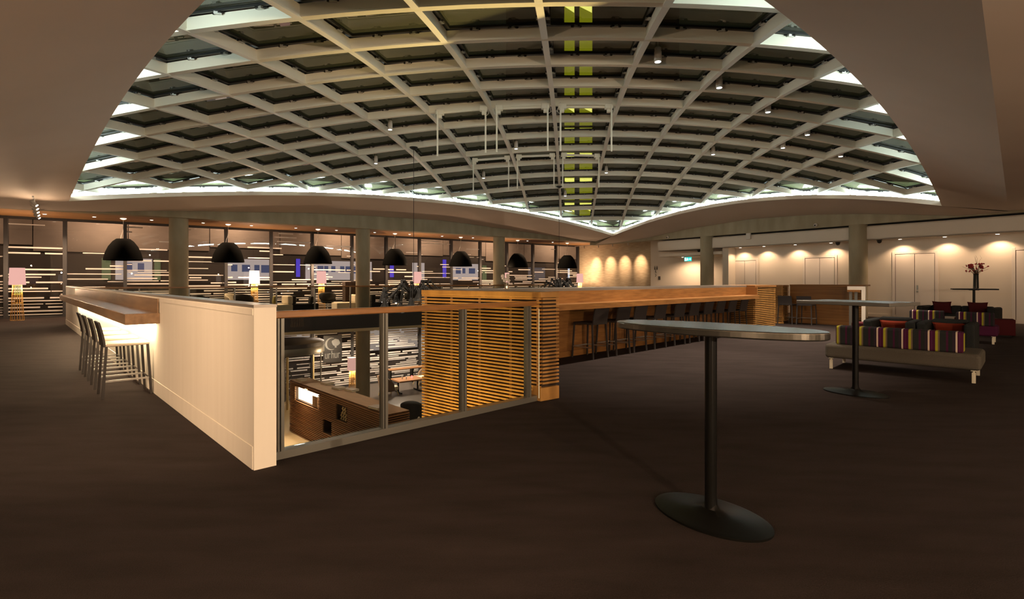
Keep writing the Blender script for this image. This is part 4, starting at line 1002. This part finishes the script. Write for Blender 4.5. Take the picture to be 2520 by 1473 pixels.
# logo panel on the lower glass: crescent and tree, mirrored letters below
lp, d_ = onN(820, NW-.1); q = PN(lp, NW-.1)
lg = thing('logo_panel', 'black square panel with white crescent and tree emblem on the lower glass', 'sign', (q.x, q.y, ZL+2.0), AP)
m = MB(); m.box(-.48, .42, -.02, .0, -.72, .60); ob('panel', m, 'logo_black', lg)
m = MB(); Y = -.03
def ring(cx_, cz, r, k0, k1, inner):
    for k in range(k0, k1):
        t0, t1 = 2*PI*k/40, 2*PI*(k+1)/40
        a0, a1 = (cx_+r*math.cos(t0), cz+r*math.sin(t0)), (cx_+r*math.cos(t1), cz+r*math.sin(t1)); f0 = inner(t0); f1 = inner(t1)
        m.face([m.p((a0[0], Y, a0[1])), m.p((a1[0], Y, a1[1])), m.p((a1[0]*f1+(1-f1)*(cx_+.09), Y, a1[1]*f1+(1-f1)*cz)), m.p((a0[0]*f0+(1-f0)*(cx_+.09), Y, a0[1]*f0+(1-f0)*cz))])
ring(-.10, .18, .30, 7, 33, lambda t: .76+.24*abs(math.sin((t-PI)/2))**2.0)
m.face([m.p((.12+.20*math.cos(2*PI*k/20)*(1+.1*math.sin(5*k)), Y, .24+.17*math.sin(2*PI*k/20)*(1+.1*math.cos(4*k)))) for k in range(20)])
m.face([m.p(c) for c in ((.06, Y, .0), (.12, Y, -.02), (.16, Y, .0), (.14, Y, .12), (.08, Y, .12))])
ob('emblem', m, 'logo_white', lg)
m = MB(); x = -.40
for g in 'urhur':
    w_ = .11; h_ = .24 if g != 'h' else .36
    m.box(x, x+.03, -.032, -.021, -.52, -.52+h_)
    if g in 'uh': m.box(x+w_-.02, x+w_+.01, -.032, -.021, -.52, -.28)
    if g == 'u': m.box(x, x+w_, -.032, -.021, -.52, -.48)
    if g in 'hr': m.box(x, x+w_, -.032, -.021, -.32, -.28)
    x += .155
ob('lettering', m, 'logo_white', lg)
# lobby lounge
def lobby_chair(label, loc, rz, m_):
    t = thing('wing_chair', label, 'armchair', loc, rz, 'lobby armchairs')   # faces local +x
    m = MB(); n = 14; rows = []
    for a in range(8):
        s = a/7; row = []
        for b in range(n+1):
            th = PI*(.36+1.28*b/n); hgt = .22+.75*s*(1-.55*abs(2*b/n-1)**2); rad = .36+.06*s
            row.append(m.p((rad*math.cos(th)-.1*s, rad*math.sin(th)*1.0, hgt)))
        rows.append(row)
    for r0, r1 in zip(rows, rows[1:]):
        for b in range(n): m.face([r0[b], r0[b+1], r1[b+1], r1[b]])
    o = ob('shell', m, m_, t, smooth=True); sd = o.modifiers.new('thick', 'SOLIDIFY'); sd.thickness = .09
    m = MB(); m.box(-.3, .4, -.3, .3, .22, .42); ob('seat', m, 'fabric_cream', t, bevel=.07, seg=3)
    for sx in (-.25, .3):
        for sy in (-.25, .25): m = MB(); m.tube([(sx, sy, .24), (sx*1.25, sy*1.2, 0)], .02, 6); ob('leg', m, 'ornament', t)
    return t
def lob(px, py): q = at(px, py, ZL); return q
q = lob(955, 972); lobby_chair('taupe wing chair on the lower floor left of the lobby table', q, AP+.2, 'fabric_taupe')
q = lob(1035, 985); lobby_chair('dark tub chair on the lower floor near the end of the counter', at(1015, 1045, ZL), 1.6, 'black_matte')
lobby_chair('taupe wing chair on the lower floor right of the lobby table', lob(1040, 945), AP+PI, 'fabric_taupe')
q = lob(1004, 962)
lt = thing('lobby_table', 'brown square table on the lower floor with glasses on it', 'table', (q.x, q.y, ZL), AP)
m = MB(); m.box(-.65, .65, -.5, .5, .54, .60); ob('tabletop', m, 'table_wood', lt)
for sx in (-1, 1): m = MB(); m.box(sx*.5-.03, sx*.5+.03, -.4, .4, 0, .05); m.box(sx*.5-.03, sx*.5+.03, -.04, .04, 0, .54); ob('leg', m, 'black_metal', lt)
for dx, dy, mm, lb in ((-.25, .1, 'orchid', 'clear glass on the left of the lobby table'), (-.12, -.05, 'orchid', 'clear glass in the middle of the lobby table'), (.22, .05, 'red_led', 'small red candle glass on the lobby table')):
    v = Matrix.Rotation(AP, 2) @ Vector((dx, dy)); m = MB(); m.lathe([(.03, 0), (.036, .11)], 12); tag(ob('drinking_glass', m, mm, loc=(q.x+v.x, q.y+v.y, ZL+.60), smooth=True), lb, 'glass', 'glasses on the lobby table')
q = on(1000, 25.3); bt = thing('console_table', 'narrow brown table by the lower glass wall', 'table', (q.x, q.y, ZL), AP)
m = MB(); m.box(-1.0, 1.0, -.22, .22, .72, .76); ob('tabletop', m, 'table_wood', bt)
for x in (-.9, .3, .9): m = MB(); m.box(x-.03, x+.03, -.15, .15, 0, .72); ob('leg', m, 'black_metal', bt)
rg = thing('floor_runner', 'pale stone strip on the lower floor below the balustrade', 'floor strip', (0, 0, 0))
q0 = at(690, 1150, ZL); m = MB(); a, b, c, d = at(600, 990, ZL), at(712, 985, ZL), at(800, 1150, ZL), at(640, 1150, ZL)
m.face([m.p((p_.x, p_.y, ZL+.006)) for p_ in (d, c, b, a)]); ob('strip', m, 'fascia_beige', rg)
for px, n, z, pw in ((760, 20, -.85, 200), (900, 20, -.85, 200), (1050, 21, -.85, 200), (700, 16, -.85, 100), (980, 24.5, -.85, 200), (820, 24.5, -.85, 200), (1120, 24.5, -.85, 150)):
    q = on(px, n, SLAB); 
    if n < 21.9:
        continue
    light('lobby_light', 'SPOT', (q.x, q.y, SLAB-.03), pw*.75, WHITE, None, (q.x, q.y, ZL), 150, .5, .1)
# warm uplights at the foot of the slatted face
mid = SE.lerp(SC, .5); dv = (SC-SE).normalized(); nn = Vector((dv.y, -dv.x))
if nn.dot(Vector((-1, -1))) < 0: nn = -nn
q = mid+nn*.55
up = light('uplight', 'AREA', (q.x, q.y, -2.2), 17, (1, .72, .28), None, size=(2.0, .12)); up.data.spread = math.radians(75)
zz = (Vector((nn.x*.55, nn.y*.55, -1.5))).normalized(); xx = Vector((dv.x, dv.y, 0)); yy = zz.cross(xx)
up.rotation_euler = Matrix((xx, yy, zz)).transposed().to_euler()
# ------------------------------------------------------------------ outside: street, lit building across, tower behind the skylight
mb = MB(); mb.box(-60, 70, 26.4, 70, ZL-.05, ZL+.01); struct('ground_outside', mb, 'paving', rz=AP)
nb = 36.0
bd = thing('lit_building', 'low building across the street with lit white walls and brown wooden canopy', 'building', (*PN(0, nb), ZL), AP)
m = MB(); m.box(-50, 55, 0, 4, 0, 5.2); m.box(-50, 55, -.3, 4, 4.2, 4.5); m.box(-50, 55, .8, 4, 5.2, 9.6); ob('walls', m, 'facade', bd)
m = MB()
for k in range(-12, 14):
    x = k*4.0; m.box(x, x+3.96, .70, .8, 7.05+.25*math.sin(k*1.7), 9.4)
ob('wall_panels', m, 'facade_panel', bd)
m = MB()
for k in range(-8, 10):
    x0, x1 = k*6, k*6+6
    za, zb = 9.3+.35*math.sin(k*1.3), 9.3+.35*math.sin((k+1)*1.3)
    m.quad((x0, .8, za), (x1, .8, zb), (x1, -7.5, zb-.9), (x0, -7.5, za-.9))
ob('canopy', m, 'soffit_wood', bd)
rnd = random.Random(12)
panels = [(-13, -9.5, 5.3, 6.5, 'lit_dim'), (-9.2, -8.3, 5.3, 6.4, 'lit_white'), (-1.2, -.8, 5.3, 6.5, 'lit_green'), (-.6, 1.1, 5.3, 6.5, 'lit_white'), (1.2, 1.5, 5.3, 6.5, 'lit_green'),
          (4.8, 7.4, 5.3, 6.6, 'lit_white'), (9.0, 9.25, 5.5, 6.7, 'lit_blue'), (9.6, 14.2, 5.3, 6.6, 'lit_white'), (15.6, 15.9, 5.5, 6.7, 'lit_blue'), (17.4, 18.4, 5.3, 6.6, 'lit_white'), (20.0, 20.3, 5.5, 6.9, 'lit_blue'), (20.8, 23.6, 5.3, 6.6, 'lit_white'), (23.7, 24.1, 5.3, 6.5, 'lit_green'),
          (28.5, 30.4, 5.3, 6.4, 'lit_dim'), (33.2, 33.4, 5.3, 7.0, 'lit_ice'), (34.6, 35.6, 5.3, 7.0, 'lit_cream'), (37.5, 39.5, 5.3, 6.5, 'lit_white'),
          (-4, 2, .3, 2.4, 'lit_dim'), (6, 10, .5, 2.6, 'lit_white'), (13, 19, .3, 3.0, 'lit_white'), (22, 27, .3, 3.0, 'lit_white'), (28, 33, .6, 2.8, 'lit_dim')]
for a, b, z0, z1, mm in panels:
    y = .8 if z0 > 5 else 0
    m = MB(); m.box(a, b, y-.04, y, z0, z1); pn = ob('lit_wall', m, mm, bd)
    if mm == 'lit_white' and b-a > 1.6 and z0 > 5:
        m = MB(); k = a+.35
        while k < b-.5:
            wq = rnd.uniform(.25, .6); m.box(k, k+wq, y-.07, y-.045, z0+.45+rnd.uniform(0, .1), z0+.95); k += wq+rnd.uniform(.05, .35)
        ob('picture_row', m, 'picture', pn)
m = MB()
for k in range(9): m.box(-14+6.4*k, -13.8+6.4*k, -1.2, -1.0, 8.7, 8.8)
ob('canopy_lamp', m, 'lens', bd)
for k in range(9): light('canopy_beam', 'SPOT', (-13.9+6.4*k, -1.1, 8.65), 60, WARM, bd, (-13.9+6.4*k, .8, 7.4), 150, .6, .1)
for k in range(5): light('canopy_uplight', 'SPOT', (-10+11*k, -3.0, 6.2), 55, WARM, bd, (-10+11*k, -2.0, 9.2), 140, .7, .2)
tw = thing('tower', 'dark tower with two yellow lit stair strips seen through the skylight', 'building', (8.2, 70, ZL))
m = MB(); m.box(-9, 14, 0, 10, 0, 75); ob('walls', m, 'facade', tw)
for x0, x1 in ((-1.25, .1), (.75, 2.45)):
    for k in range(20):
        z0 = 6+k*3.3; m = MB(); m.box(x0, x1, -.06, 0, z0, z0+3.0); wn = ob('stair_window', m, 'yellow_window', tw)
        m = MB(); m.prism([(0, 0), (1, 0), (1, 1)], 0, 1); m = MB()
        m.face([m.p((x0+.05, -.08, z0+2.5)), m.p((x1-.05, -.08, z0+1.7)), m.p((x1-.05, -.08, z0+2.9)), m.p((x0+.05, -.08, z0+2.9))]); ob('stair_light', m, 'yellow_bright', wn)
